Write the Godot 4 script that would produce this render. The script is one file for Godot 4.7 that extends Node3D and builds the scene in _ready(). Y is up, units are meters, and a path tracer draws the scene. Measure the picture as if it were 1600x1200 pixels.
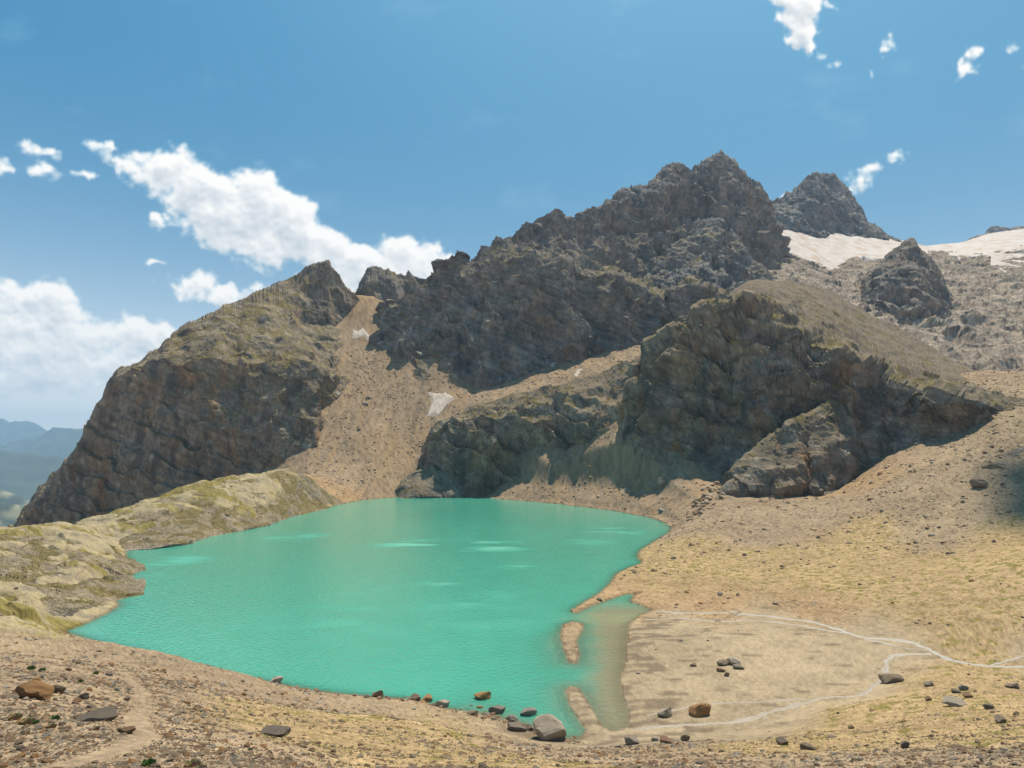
extends Node3D
# An alpine lake below a rocky massif. Distances are metres, the lake's surface is y = 0.
# Camera, sky and sun come first, then the ground, water and mountains, then rocks and plants.

const F := 1062.0                    # focal length in pixels of the 1600 x 1200 photograph
const EYE := Vector3(0, 66, 0)
const PITCH := 0.0845                # radians, upwards
const SUN_AZIMUTH := 25.0             # degrees to the right of straight ahead
const SUN_HEIGHT := 65.0

var used := {}

# ------------------------------------------------------------------ pixels and places
func ray(px: float, py: float) -> Vector3:
	var v := Vector3((px - 800.0) / F, (600.0 - py) / F, -1.0).rotated(Vector3.RIGHT, PITCH)
	return v / -v.z

func at(px: float, py: float, d: float) -> Vector3:
	return EYE + ray(px, py) * d

func level(px: float, py: float, h := 0.0) -> Vector3:
	var r := ray(px, py)
	return EYE + r * ((h - EYE.y) / r.y)

# ------------------------------------------------------------------ naming
func numbered(called: String) -> String:
	var n: int = used.get(called, 0)
	used[called] = n + 1
	return called if n == 0 else "%s_%03d" % [called, n]

func put(called: String, mesh: Mesh, mat: Material, label := "", category := "", group := "", kind := "", parent: Node = null) -> MeshInstance3D:
	var o := MeshInstance3D.new()
	o.mesh = mesh
	o.material_override = mat
	if parent:
		o.name = called
		parent.add_child(o, true)
	else:
		o.name = numbered(called)
		add_child(o, true)
	tag(o, label, category, group, kind)
	return o

func tag(o: Node, label: String, category: String, group := "", kind := "") -> void:
	if label: o.set_meta("label", label)
	if category: o.set_meta("category", category)
	if group: o.set_meta("group", group)
	if kind: o.set_meta("kind", kind)

# ------------------------------------------------------------------ noise
func noise(seed_: int, size: float, octaves := 4, type := FastNoiseLite.TYPE_SIMPLEX_SMOOTH, fractal := FastNoiseLite.FRACTAL_FBM, gain := 0.5) -> FastNoiseLite:
	var n := FastNoiseLite.new()
	n.seed = seed_
	n.noise_type = type
	n.frequency = 1.0 / size
	n.fractal_type = fractal
	n.fractal_octaves = octaves
	n.fractal_gain = gain
	return n

func cells(seed_: int, size: float) -> FastNoiseLite:
	var n := noise(seed_, size, 1, FastNoiseLite.TYPE_CELLULAR, FastNoiseLite.FRACTAL_NONE)
	n.cellular_return_type = FastNoiseLite.RETURN_CELL_VALUE
	return n

var n_ridge := noise(11, 135.0, 2, FastNoiseLite.TYPE_SIMPLEX_SMOOTH, FastNoiseLite.FRACTAL_RIDGED)
var n_rib := noise(12, 34.0, 3, FastNoiseLite.TYPE_SIMPLEX_SMOOTH, FastNoiseLite.FRACTAL_RIDGED, 0.55)
var n_block := noise(13, 26.0, 2, FastNoiseLite.TYPE_CELLULAR, FastNoiseLite.FRACTAL_FBM, 0.5)
var n_cell := cells(131, 24.0)
var n_cell2 := cells(132, 9.5)
var n_butt := noise(133, 66.0, 1, FastNoiseLite.TYPE_SIMPLEX_SMOOTH, FastNoiseLite.FRACTAL_RIDGED, 0.5)
var n_pebble := noise(22, 0.7, 2)
var n_fine := noise(14, 11.0, 3, FastNoiseLite.TYPE_SIMPLEX_SMOOTH, FastNoiseLite.FRACTAL_RIDGED, 0.6)
var n_warp := noise(15, 60.0, 2)
var n_tone := noise(16, 70.0, 4)
var n_tone2 := noise(17, 14.0, 3)
var n_speck := noise(18, 3.2, 2)
var n_wide := noise(19, 240.0, 3)
var n_ground := noise(20, 5.0, 4)
var n_hum := noise(21, 32.0, 3)

# ------------------------------------------------------------------ camera, sky, sun
func _ready() -> void:
	var cam := Camera3D.new()
	cam.name = "camera"
	cam.position = EYE
	cam.rotation = Vector3(PITCH, 0, 0)
	cam.fov = rad_to_deg(2.0 * atan(600.0 / F))
	cam.near = 0.5
	cam.far = 120000.0
	add_child(cam)
	cam.current = true

	var env := Environment.new()
	env.background_mode = Environment.BG_SKY
	env.tonemap_mode = Environment.TONE_MAPPER_LINEAR
	env.tonemap_exposure = 1.52
	env.sdfgi_enabled = true
	env.ssao_enabled = true
	env.ssil_enabled = true
	env.fog_enabled = true
	env.fog_density = 0.000036
	env.fog_light_color = Color(0.70, 0.87, 1.0)
	var sky := Sky.new()
	var pano := PanoramaSkyMaterial.new()
	pano.panorama = sky_picture()
	sky.sky_material = pano
	env.sky = sky
	var we := WorldEnvironment.new()
	we.name = "environment"
	we.environment = env
	add_child(we)

	var sun := DirectionalLight3D.new()
	sun.name = "sun"
	sun.light_energy = 1.5
	sun.light_color = Color(1.0, 0.95, 0.87)
	sun.light_angular_distance = 0.5
	sun.shadow_enabled = true
	sun.directional_shadow_max_distance = 4000.0
	add_child(sun)
	sun.look_at_from_position(Vector3.ZERO, -sun_dir(), Vector3.UP)

	stage("sky")
	make_materials()
	build_ground()
	stage("ground")
	build_water()
	stage("water")
	build_mountains()
	stage("mountains")
	build_distance()
	stage("distance")
	build_details()
	stage("details")

var t_last := 0
func stage(s: String) -> void:
	var t := Time.get_ticks_msec()
	print("%s %.1f s" % [s, (t - t_last) / 1000.0])
	t_last = t

func sun_dir() -> Vector3:
	var a := deg_to_rad(SUN_AZIMUTH)
	var e := deg_to_rad(SUN_HEIGHT)
	return Vector3(sin(a) * cos(e), sin(e), -cos(a) * cos(e))

# ------------------------------------------------------------------ sky
# Clouds: [x, y, half width, half height, turn in degrees, weight]; x and y are degrees round the horizon and above it, times 10
const CLOUDS := [
	[165, 240, 30, 13, 30, .8], [197, 258, 36, 14, 12, .85], [238, 262, 46, 26, 8, 1], [292, 288, 62, 42, 20, 1.1], [340, 318, 72, 48, 20, 1.15],
	[400, 315, 58, 50, 30, 1.15], [382, 360, 86, 42, 15, 1.15], [450, 358, 66, 46, 30, 1.15], [502, 388, 58, 36, 25, 1.1], [560, 412, 66, 34, 8, 1.1],
	[622, 414, 58, 40, 5, 1.15], [662, 410, 34, 33, 0, 1.1], [306, 352, 46, 20, 14, .9], [248, 345, 20, 12, 40, .75], [540, 445, 70, 28, 15, 1.0],
	[288, 450, 26, 16, 10, .85], [318, 446, 26, 24, 20, .9], [340, 460, 40, 18, 5, .9], [382, 462, 36, 13, -20, .85], [242, 409, 15, 5, 0, .7], [237, 438, 9, 3, 0, .5],
	[30, 466, 60, 28, 10, 1], [82, 478, 50, 34, 15, 1.05], [-10, 520, 60, 44, 0, 1], [60, 536, 86, 36, 10, 1], [130, 516, 56, 30, 25, 1.0],
	[192, 530, 60, 30, 5, 1.0], [240, 526, 34, 22, 0, .9], [40, 578, 120, 42, 0, 1], [122, 568, 90, 34, 0, .95], [200, 566, 60, 26, 0, .8], [-80, 540, 90, 50, 0, 1],
	[48, 232, 20, 13, 20, .7], [80, 240, 22, 9, 30, .66], [76, 270, 32, 13, 12, .68], [126, 271, 22, 8, 5, .7], [2, 262, 18, 13, 40, .7],
	[1246, 12, 32, 42, 10, 1.2], [1252, 52, 24, 20, 60, 1.1], [1263, 74, 6, 14, 10, .7], [1300, 6, 13, 8, 20, .75], [1286, 85, 7, 13, 40, .5], [1304, 103, 7, 14, 25, .6],
	[1389, 73, 16, 13, 20, .8], [1357, 118, 7, 13, 0, .55], [1524, 80, 15, 11, -30, .72], [1506, 108, 20, 12, -45, .74], [1490, 130, 9, 13, 20, .62], [1584, 76, 15, 12, -30, .72], [1520, 106, 12, 8, 0, .6],
	[1352, 278, 28, 16, -30, .82], [1372, 264, 12, 12, -40, .7], [1403, 243, 15, 9, -20, .74], [1230, 303, 14, 8, -20, .9], [1600, 100, 10, 6, 0, .5]]

var n_c1 := noise(31, 75.0, 6, FastNoiseLite.TYPE_SIMPLEX_SMOOTH, FastNoiseLite.FRACTAL_FBM, 0.56)
var n_c2 := noise(32, 38.0, 4, FastNoiseLite.TYPE_SIMPLEX_SMOOTH, FastNoiseLite.FRACTAL_FBM, 0.55)

var buckets := {}

func sort_clouds() -> void:
	for c in CLOUDS:
		var a: float = deg_to_rad(c[4])
		var e := PackedFloat32Array([c[0], c[1], cos(a) / c[2] / 1.14, sin(a) / c[2] / 1.14, -sin(a) / c[3] / 1.14, cos(a) / c[3] / 1.14, c[5]])
		var r: float = maxf(c[2], c[3]) * 1.5 + 18.0
		for by in range(int(floor((c[1] - r) / 40.0)), int(floor((c[1] + r) / 40.0)) + 1):
			for bx in range(int(floor((c[0] - r) / 40.0)), int(floor((c[0] + r) / 40.0)) + 1):
				var key := Vector2i(bx, by)
				if not buckets.has(key):
					buckets[key] = []
				buckets[key].append(e)

func cloud_density(px: float, py: float) -> float:
	var near = buckets.get(Vector2i(floori(px / 40.0), floori(py / 40.0)))
	if near == null:
		return 0.0
	var wx := px + n_c2.get_noise_2d(px, py) * 16.0
	var wy := py + n_c2.get_noise_2d(px + 500.0, py) * 12.0
	var f := 0.0
	for e: PackedFloat32Array in near:
		var dx := wx - e[0]
		var dy := wy - e[1]
		var x := dx * e[2] + dy * e[3]
		var y := dx * e[4] + dy * e[5]
		var r := x * x + y * y
		if r < 1.7:
			f = maxf(f, e[6] * (1.0 - r * 0.6)) + (0.12 * e[6] * (1.0 - r) if r < 1.0 else 0.0)
	if f <= 0.0:
		return 0.0
	return f * 1.12 + (n_c1.get_noise_2d(px, py * 1.25)) * 0.75 - 0.34

func sky_picture() -> ImageTexture:
	var base := Image.create_empty(512, 256, false, Image.FORMAT_RGBF)
	var s := sun_dir()
	for j in 256:
		var el := PI / 2.0 - (j + 0.5) / 256.0 * PI
		for i in 512:
			var az := (i + 0.5) / 512.0 * TAU          # 0 straight ahead (-z), growing to the right
			var dir := Vector3(sin(az) * cos(el), sin(el), -cos(az) * cos(el))
			var c := maxf(0.0, dir.dot(s))
			var up := clampf(sin(el), 0.0, 1.0)
			var t := pow(1.0 - up, 4.3)
			var col := Color(0.0, 0.128, 0.285).lerp(Color(0.27, 0.50, 0.66), 0.82 * pow(c, 4.2)).lerp(Color(0.32, 0.52, 0.66), t)
			col = col.lerp(Color(0.97, 0.84, 0.70), pow(1.0 - up, 10.0) * 0.97)
			var glow := 0.5 * pow(c, 60.0)
			col = col.lerp(Color(0.62, 0.80, 0.95), clampf(glow, 0.0, 0.9))
			base.set_pixel(i, j, col.linear_to_srgb())
	sort_clouds()
	# the clouds that the photograph shows, then the same kind of clouds all round
	var w := 1000
	var h := 440
	var y0 := 1024 - h
	var layer := PackedByteArray()
	layer.resize(w * h * 4)
	var cp := cos(-PITCH)
	var sp := sin(-PITCH)
	for j in h:
		var el := PI / 2.0 - (y0 + j + 0.5) / 2048.0 * PI
		for i in w:
			var az := (i + 0.5 - w / 2) / 4096.0 * TAU
			var v := Vector3(sin(az) * cos(el), sin(el), -cos(az) * cos(el))
			var vy := v.y * cp - v.z * sp
			var vz := v.y * sp + v.z * cp
			var px := 800.0 + F * v.x / -vz
			var py := 600.0 - F * vy / -vz
			var d := cloud_density(px, py)
			var k := (j * w + i) * 4
			if d <= 0.0:
				# thin high veil
				layer[k] = 235
				layer[k + 1] = 240
				layer[k + 2] = 245
				var veil := clampf(n_c1.get_noise_2d(px * 0.28 + 900.0, py * 0.5) * 0.2 - 0.05, 0.0, 0.07)
				layer[k + 3] = int(veil * 255.0)
				continue
			var a := smoothstep(0.0, 0.62, d)
			var d2 := cloud_density(px + 5.0, py - 20.0)
			var d3 := cloud_density(px + 3.0, py - 7.0)
			var light := clampf(1.0 - 0.42 * maxf(d2, 0.0) - 0.9 * (maxf(d3, 0.0) - d), 0.0, 1.0)
			var c := Color(0.66, 0.69, 0.72).lerp(Color(0.875, 0.865, 0.85), light)
			layer[k] = int(c.r * 255.0)
			layer[k + 1] = int(c.g * 255.0)
			layer[k + 2] = int(c.b * 255.0)
			layer[k + 3] = int(a * 250.0)
	var clouds := Image.create_from_data(w, h, false, Image.FORMAT_RGBA8, layer)
	base.resize(4096, 2048, Image.INTERPOLATE_BILINEAR)
	base.convert(Image.FORMAT_RGBA8)
	var out := base
	var turned: Image = clouds.duplicate()
	turned.flip_x()
	for k in 4:
		var at_x := (4096 - w / 2 + k * 1024) % 4096
		var what: Image = turned if k % 2 == 1 else clouds
		out.blend_rect(what, Rect2i(0, 0, w, h), Vector2i(at_x, y0))
		if at_x + w > 4096:
			out.blend_rect(what, Rect2i(4096 - at_x, 0, w - 4096 + at_x, h), Vector2i(0, y0))
	return ImageTexture.create_from_image(out)

# ------------------------------------------------------------------ materials
var m_rock: StandardMaterial3D
var m_ground: StandardMaterial3D
var m_water: StandardMaterial3D
var m_snow: StandardMaterial3D
var m_far: StandardMaterial3D
var m_stream: StandardMaterial3D

func noise_texture(n: FastNoiseLite, side: int, lo: float, hi: float) -> NoiseTexture2D:
	var t := NoiseTexture2D.new()
	t.width = side
	t.height = side
	t.seamless = true
	t.noise = n
	t.normalize = true
	var g := Gradient.new()
	g.set_color(0, Color(lo, lo, lo))
	g.set_color(1, Color(hi, hi, hi))
	t.color_ramp = g
	return t

func make_materials() -> void:
	m_rock = StandardMaterial3D.new()
	m_rock.vertex_color_use_as_albedo = true
	m_rock.roughness = 0.95
	m_rock.metallic_specular = 0.2
	m_rock.uv1_triplanar = true
	m_rock.uv1_world_triplanar = true
	m_rock.uv1_scale = Vector3.ONE / 46.0
	m_rock.albedo_texture = noise_texture(noise(41, 30.0, 6, FastNoiseLite.TYPE_SIMPLEX_SMOOTH, FastNoiseLite.FRACTAL_RIDGED, 0.7), 1024, 0.68, 1.0)
	m_rock.heightmap_enabled = true
	m_rock.heightmap_texture = noise_texture(noise(42, 60.0, 7, FastNoiseLite.TYPE_SIMPLEX_SMOOTH, FastNoiseLite.FRACTAL_RIDGED, 0.62), 1024, 0.0, 1.0)
	m_rock.heightmap_scale = 190.0

	m_ground = StandardMaterial3D.new()
	m_ground.vertex_color_use_as_albedo = true
	m_ground.roughness = 0.97
	m_ground.metallic_specular = 0.2
	m_ground.uv1_triplanar = true
	m_ground.uv1_world_triplanar = true
	m_ground.uv1_scale = Vector3.ONE / 14.0
	m_ground.albedo_texture = noise_texture(noise(43, 9.0, 5, FastNoiseLite.TYPE_SIMPLEX_SMOOTH, FastNoiseLite.FRACTAL_FBM, 0.75), 1024, 0.70, 1.0)
	m_ground.heightmap_enabled = true
	m_ground.heightmap_texture = noise_texture(noise(44, 16.0, 6, FastNoiseLite.TYPE_SIMPLEX_SMOOTH, FastNoiseLite.FRACTAL_FBM, 0.7), 1024, 0.0, 1.0)
	m_ground.heightmap_scale = 12.0

	for m in [[m_rock, 150.0, 46], [m_ground, 90.0, 47]]:
		m[0].detail_enabled = true
		m[0].detail_blend_mode = BaseMaterial3D.BLEND_MODE_MUL
		m[0].detail_uv_layer = BaseMaterial3D.DETAIL_UV_2
		m[0].uv2_triplanar = true
		m[0].uv2_world_triplanar = true
		m[0].uv2_scale = Vector3.ONE / m[1]
		m[0].detail_albedo = noise_texture(noise(m[2], 13.0, 4, FastNoiseLite.TYPE_SIMPLEX_SMOOTH, FastNoiseLite.FRACTAL_FBM, 0.8), 1024, 0.72, 1.0)

	m_water = StandardMaterial3D.new()
	m_water.vertex_color_use_as_albedo = true
	m_water.roughness = 0.16
	m_water.metallic_specular = 0.5
	m_water.transparency = BaseMaterial3D.TRANSPARENCY_ALPHA
	m_snow = StandardMaterial3D.new()
	m_snow.vertex_color_use_as_albedo = true
	m_snow.roughness = 0.85
	m_snow.metallic_specular = 0.3

	m_far = StandardMaterial3D.new()
	m_far.vertex_color_use_as_albedo = true
	m_far.roughness = 1.0

	m_stream = StandardMaterial3D.new()
	m_stream.vertex_color_use_as_albedo = true
	m_stream.roughness = 0.6

# ------------------------------------------------------------------ ground
# Shore of the lake, as seen in the photograph, laid on the level of the water
const SHORE := [[100, 987], [150, 1003], [215, 1018], [280, 1040], [340, 1056], [430, 1068], [500, 1081], [590, 1090], [650, 1094], [700, 1108], [760, 1117], [800, 1128], [830, 1139], [852, 1150], [905, 1157],
	[917, 1142], [903, 1122], [890, 1100], [884, 1080], [892, 1073], [904, 1075], [914, 1090], [926, 1110], [942, 1137], [958, 1144], [985, 1136], [982, 1110], [972, 1085], [970, 1060], [978, 1030], [980, 1000], [984, 975], [1000, 962], [1020, 954],
	[1003, 946], [985, 940], [990, 931], [1003, 926], [975, 929], [925, 946], [900, 958], [893, 955], [903, 947], [938, 926], [955, 910], [962, 897], [985, 886], [1003, 880], [996, 868], [1000, 860], [1022, 846], [1046, 832], [1049, 825], [1040, 817], [1018, 809],
	[960, 798], [870, 787], [800, 781], [740, 776], [690, 777], [640, 776], [600, 778], [560, 782], [520, 790], [490, 797], [450, 805], [420, 818], [380, 826], [330, 832], [290, 848], [240, 855],
	[198, 858], [196, 868], [209, 885], [206, 896], [188, 908], [163, 924], [152, 935], [180, 938], [186, 945], [170, 957], [120, 980]]
const ISLAND := [[880, 976], [896, 971], [911, 975], [910, 984], [900, 1000], [905, 1022], [900, 1037], [889, 1034], [881, 1014], [876, 994]]

# what the ground is made of: 0 brown scree, 1 golden gravel with grass, 2 sand and mud, 3 ice-worn rock with turf, 4 orange scree, 5 grey moraine, 6 pale slabs
const TONES := [[.325, .242, .158], [.405, .290, .155], [.400, .315, .205], [.350, .275, .155], [.400, .272, .152], [.330, .250, .160], [.40, .31, .23]]
# [px, py, distance, kind] on a slope that is seen, or [px, distance, height, kind, 1] elsewhere
const GROUND := [
	# the slope below the camera
	[800, 12, 60.5, 0, 1], [-400, 12, 60.5, 0, 1], [2000, 12, 60.5, 5, 1], [400, 17, 58.0, 0, 1], [1200, 17, 57.5, 5, 1],
	[-400, 1200, 26, 0], [0, 1200, 25, 0], [0, 1083, 48, 0], [0, 1030, 100, 0], [0, 985, 195, 0], [-400, 1083, 50, 0], [-400, 1000, 150, 0],
	[215, 1150, 33, 0], [215, 1080, 80, 0], [215, 1035, 160, 0], [450, 1200, 36, 0], [450, 1130, 80, 1], [450, 1090, 140, 0],
	[650, 1200, 46, 1], [650, 1130, 105, 1], [860, 1200, 62, 1], [860, 1172, 105, 0], [1000, 1190, 75, 0], [1050, 1160, 118, 0],
	[1100, 1200, 62, 0], [1250, 1200, 60, 0], [1200, 1165, 105, 1], [1350, 1200, 55, 0], [1350, 1140, 125, 1], [1350, 1095, 160, 1], [1600, 1200, 42, 5], [1600, 1150, 85, 1], [1600, 1100, 135, 1], [1600, 1062, 178, 1],
	[1500, 1180, 58, 0], [1480, 1060, 178, 1], [1900, 1200, 40, 5], [1900, 1100, 130, 1], [1900, 1050, 175, 1],
	# the delta and the flats behind it
	[300, 1030, 188, 0], [380, 1050, 172, 0], [180, 1005, 205, 0],
	[1000, 165, .25, 2, 1], [1100, 160, .5, 2, 1], [1200, 165, 1.0, 2, 1], [1100, 190, .4, 2, 1], [1250, 190, .9, 2, 1], [1100, 220, .5, 2, 1], [1250, 215, 1.0, 2, 1], [1050, 245, .5, 2, 1], [1200, 250, 1.0, 2, 1], [1350, 215, 1.3, 2, 1],
	[1330, 180, 1.3, 2, 1], [1420, 218, 1.6, 2, 1], [1500, 203, 2.2, 1, 1], [1600, 199, 2.8, 2, 1], [1800, 200, 4, 1, 1],
	[1000, 285, 1.6, 4, 1], [1100, 275, 2.2, 4, 1], [1250, 270, 3.0, 4, 1], [1060, 320, 2.6, 1, 1], [1150, 340, 3, 1, 1], [1060, 400, 3.5, 1, 1], [1200, 370, 5, 1, 1], [1250, 310, 4, 1, 1],
	[1350, 300, 7, 1, 1], [1350, 360, 9, 1, 1], [1450, 240, 6, 1, 1], [1500, 300, 14, 1, 1], [1600, 240, 11, 1, 1], [1600, 300, 20, 1, 1], [1900, 260, 24, 1, 1], [1900, 330, 45, 1, 1],
	[1600, 840, 350, 1], [1450, 830, 400, 5], [1350, 835, 410, 1], [1600, 760, 430, 5], [1500, 750, 460, 5], [1400, 770, 470, 5], [1300, 800, 470, 0], [1600, 700, 485, 5], [1900, 700, 470, 5],
	[1200, 842, 425, 0], [1130, 812, 480, 0], [1080, 820, 470, 0], [1250, 790, 500, 0], [1170, 795, 505, 0],
	# fans under the cliffs
	[850, 735, 793, 0], [920, 742, 720, 0], [1000, 745, 661, 0], [1060, 752, 632, 0], [1150, 762, 612, 0], [1240, 765, 598, 0], [1320, 758, 590, 4], [1400, 712, 572, 0], [1480, 690, 552, 5], [1560, 656, 532, 5], [1750, 640, 520, 5],
	 [1080, 785, 560, 0], [800, 760, 795, 0], [1370, 740, 540, 4],
	[1000, 760, 100, 0, 1], [1300, 740, 110, 0, 1], [1500, 700, 130, 0, 1],
	# the big scree cone and the bench above it
	[600, 898, 60, 0, 1], [560, 520, 1204, 0], [530, 600, 1055, 0], [480, 545, 1120, 0], [640, 640, 977, 0], [600, 700, 905, 4], [540, 740, 850, 0], [490, 695, 905, 0], [450, 735, 862, 0], [560, 660, 945, 0],
	[556, 470, 1262, 4], [600, 545, 1150, 0], [690, 640, 985, 0], [700, 700, 900, 0], [730, 615, 1030, 0], [800, 604, 1010, 0], [900, 585, 1000, 0], [1000, 556, 1000, 0], [770, 600, 1050, 0], [840, 575, 1062, 0], [946, 545, 1085, 0], [1040, 535, 1100, 0],
	[640, 545, 1130, 0], [700, 545, 1100, 0], [760, 640, 940, 0], [560, 452, 1320, 4], [400, 900, 20, 0, 1], [750, 1300, 200, 0, 1], [1100, 1250, 260, 0, 1],
	# ice-worn knolls left of the lake, and the drop behind them
	[0, 975, 215, 3], [-400, 980, 200, 3], [60, 955, 245, 3], [110, 955, 262, 3], [0, 920, 275, 3], [80, 905, 300, 3], [150, 900, 312, 3], [0, 828, 385, 3], [60, 825, 395, 3], [110, 828, 402, 3], [150, 843, 405, 3], [180, 862, 395, 3], [-300, 830, 370, 3],
	[60, 860, 350, 3], [120, 870, 345, 3],
	[180, 850, 440, 3], [120, 822, 520, 3], [190, 803, 520, 3], [250, 782, 540, 3], [330, 762, 570, 3], [390, 748, 620, 3], [450, 733, 690, 3], [490, 745, 730, 4], [520, 765, 735, 4], [250, 835, 475, 3], [350, 800, 530, 3], [420, 785, 590, 3], [470, 770, 660, 4],
	[420, 790, -5, 0, 1], [300, 700, -10, 3, 1], [150, 650, -40, 3, 1], [-50, 520, -45, 3, 1], [-400, 520, -50, 3, 1], [0, 900, -160, 3, 1], [-400, 900, -220, 3, 1], [250, 900, -90, 3, 1], [-400, 1340, -400, 3, 1], [200, 1340, -150, 0, 1], [400, 1340, 50, 0, 1],
	[2000, 700, 60, 5, 1], [2000, 1340, 100, 5, 1], [1500, 1340, 60, 5, 1]]

const GU := 780            # columns
const GL := 640            # rows
const U0 := -1.16          # x over distance
const U1 := 1.16
const D0 := 10.0
const D1 := 1360.0
const STEP := 10           # fine cells in a coarse one
var g_h := PackedFloat32Array()      # heights of the ground's vertices
var g_kind := PackedFloat32Array()   # share of each kind, on the coarse grid
var shore := PackedVector2Array()
var island := PackedVector2Array()
var coarse := PackedFloat32Array()
var sd := PackedFloat32Array()
var strips := []
var cw := GU / STEP + 1
var ch := GL / STEP + 1

func kernel(a: Vector2, b: Vector2) -> float:
	var r2 := a.distance_squared_to(b)
	return r2 * log(r2 + 1e-9)

func baseline(d: float) -> float:
	return 63.0 * pow(maxf(0.0, 1.0 - d / 175.0), 1.35)

# rows of the ground: [row, distance]; between them the distance grows by an even ratio
const ROWS := [[0, 10.0], [70, 40.0], [250, 230.0], [500, 620.0], [640, 1360.0]]

func row_distance(j: float) -> float:
	var k := 0
	while k < ROWS.size() - 2 and j > ROWS[k + 1][0]:
		k += 1
	return ROWS[k][1] * pow(ROWS[k + 1][1] / ROWS[k][1], (j - ROWS[k][0]) / (ROWS[k + 1][0] - ROWS[k][0]))

func distance_row(d: float) -> float:
	var k := 0
	while k < ROWS.size() - 2 and d > ROWS[k + 1][1]:
		k += 1
	return ROWS[k][0] + (ROWS[k + 1][0] - ROWS[k][0]) * log(d / ROWS[k][1]) / log(ROWS[k + 1][1] / ROWS[k][1])

func warp_uv(u: float, d: float) -> Vector2:
	return Vector2(u * 4.0, log(d) * 2.2)

func build_ground() -> void:
	for s in SHORE:
		var p := level(s[0], s[1])
		shore.append(Vector2(p.x, p.z))
	for s in ISLAND:
		var p := level(s[0], s[1])
		island.append(Vector2(p.x, p.z))
	# thin-plate spline through the ground points, in directions and logarithms of distance
	var at_ := PackedVector2Array()
	var val := PackedFloat64Array()
	var kinds := PackedInt32Array()
	for g in GROUND:
		var p: Vector3
		if g.size() == 5:
			p = Vector3((g[0] - 800.0) / F * g[1], g[2], -g[1])
		else:
			p = at(g[0], g[1], g[2])
		at_.append(warp_uv(p.x / -p.z, -p.z))
		val.append((p.y - baseline(-p.z)) / -p.z)
		kinds.append(g[3])
	for i in shore.size():
		if i % 2 == 0:
			var p := shore[i]
			at_.append(warp_uv(p.x / -p.y, -p.y))
			val.append(-baseline(-p.y) / -p.y)
	var w := solve_spline(at_, val)
	var n := at_.size()
	coarse.resize(cw * ch)
	g_kind.resize(cw * ch * TONES.size())
	for j in ch:
		var d := row_distance(j * STEP)
		for i in cw:
			var u := U0 + (U1 - U0) * float(i * STEP) / GU
			var q := warp_uv(u, d)
			var v := w[n] + w[n + 1] * q.x + w[n + 2] * q.y
			for k in n:
				var r2 := q.distance_squared_to(at_[k])
				v += w[k] * r2 * log(r2 + 1e-9)
			coarse[j * cw + i] = v
			var total := 0.0
			var base := (j * cw + i) * TONES.size()
			for k in kinds.size():
				var r2 := q.distance_squared_to(at_[k]) + 0.002
				var share := 1.0 / (r2 * r2 * r2)
				g_kind[base + kinds[k]] += share
				total += share
			for k in TONES.size():
				g_kind[base + k] /= total
	# distances to the shore on the coarse grid
	sd.resize(cw * ch)
	for j in ch:
		var d := row_distance(j * STEP)
		for i in cw:
			var u := U0 + (U1 - U0) * float(i * STEP) / GU
			sd[j * cw + i] = shore_distance(Vector2(u * d, -d))
	var W := GU + 1
	var H := GL + 1
	strips.resize((H + 15) / 16)
	var group := WorkerThreadPool.add_group_task(ground_strip, strips.size(), -1, true)
	WorkerThreadPool.wait_for_group_task_completion(group)
	var pos := PackedVector3Array()
	var col := PackedColorArray()
	for t in strips:
		pos.append_array(t[0])
		col.append_array(t[1])
	g_h.resize(W * H)
	for k in W * H:
		g_h[k] = pos[k].y
	put("ground", grid_mesh(pos, col, W, H, true), m_ground, "stony brown and golden ground that slopes down to the lake all round its shore", "ground", "", "structure")

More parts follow.
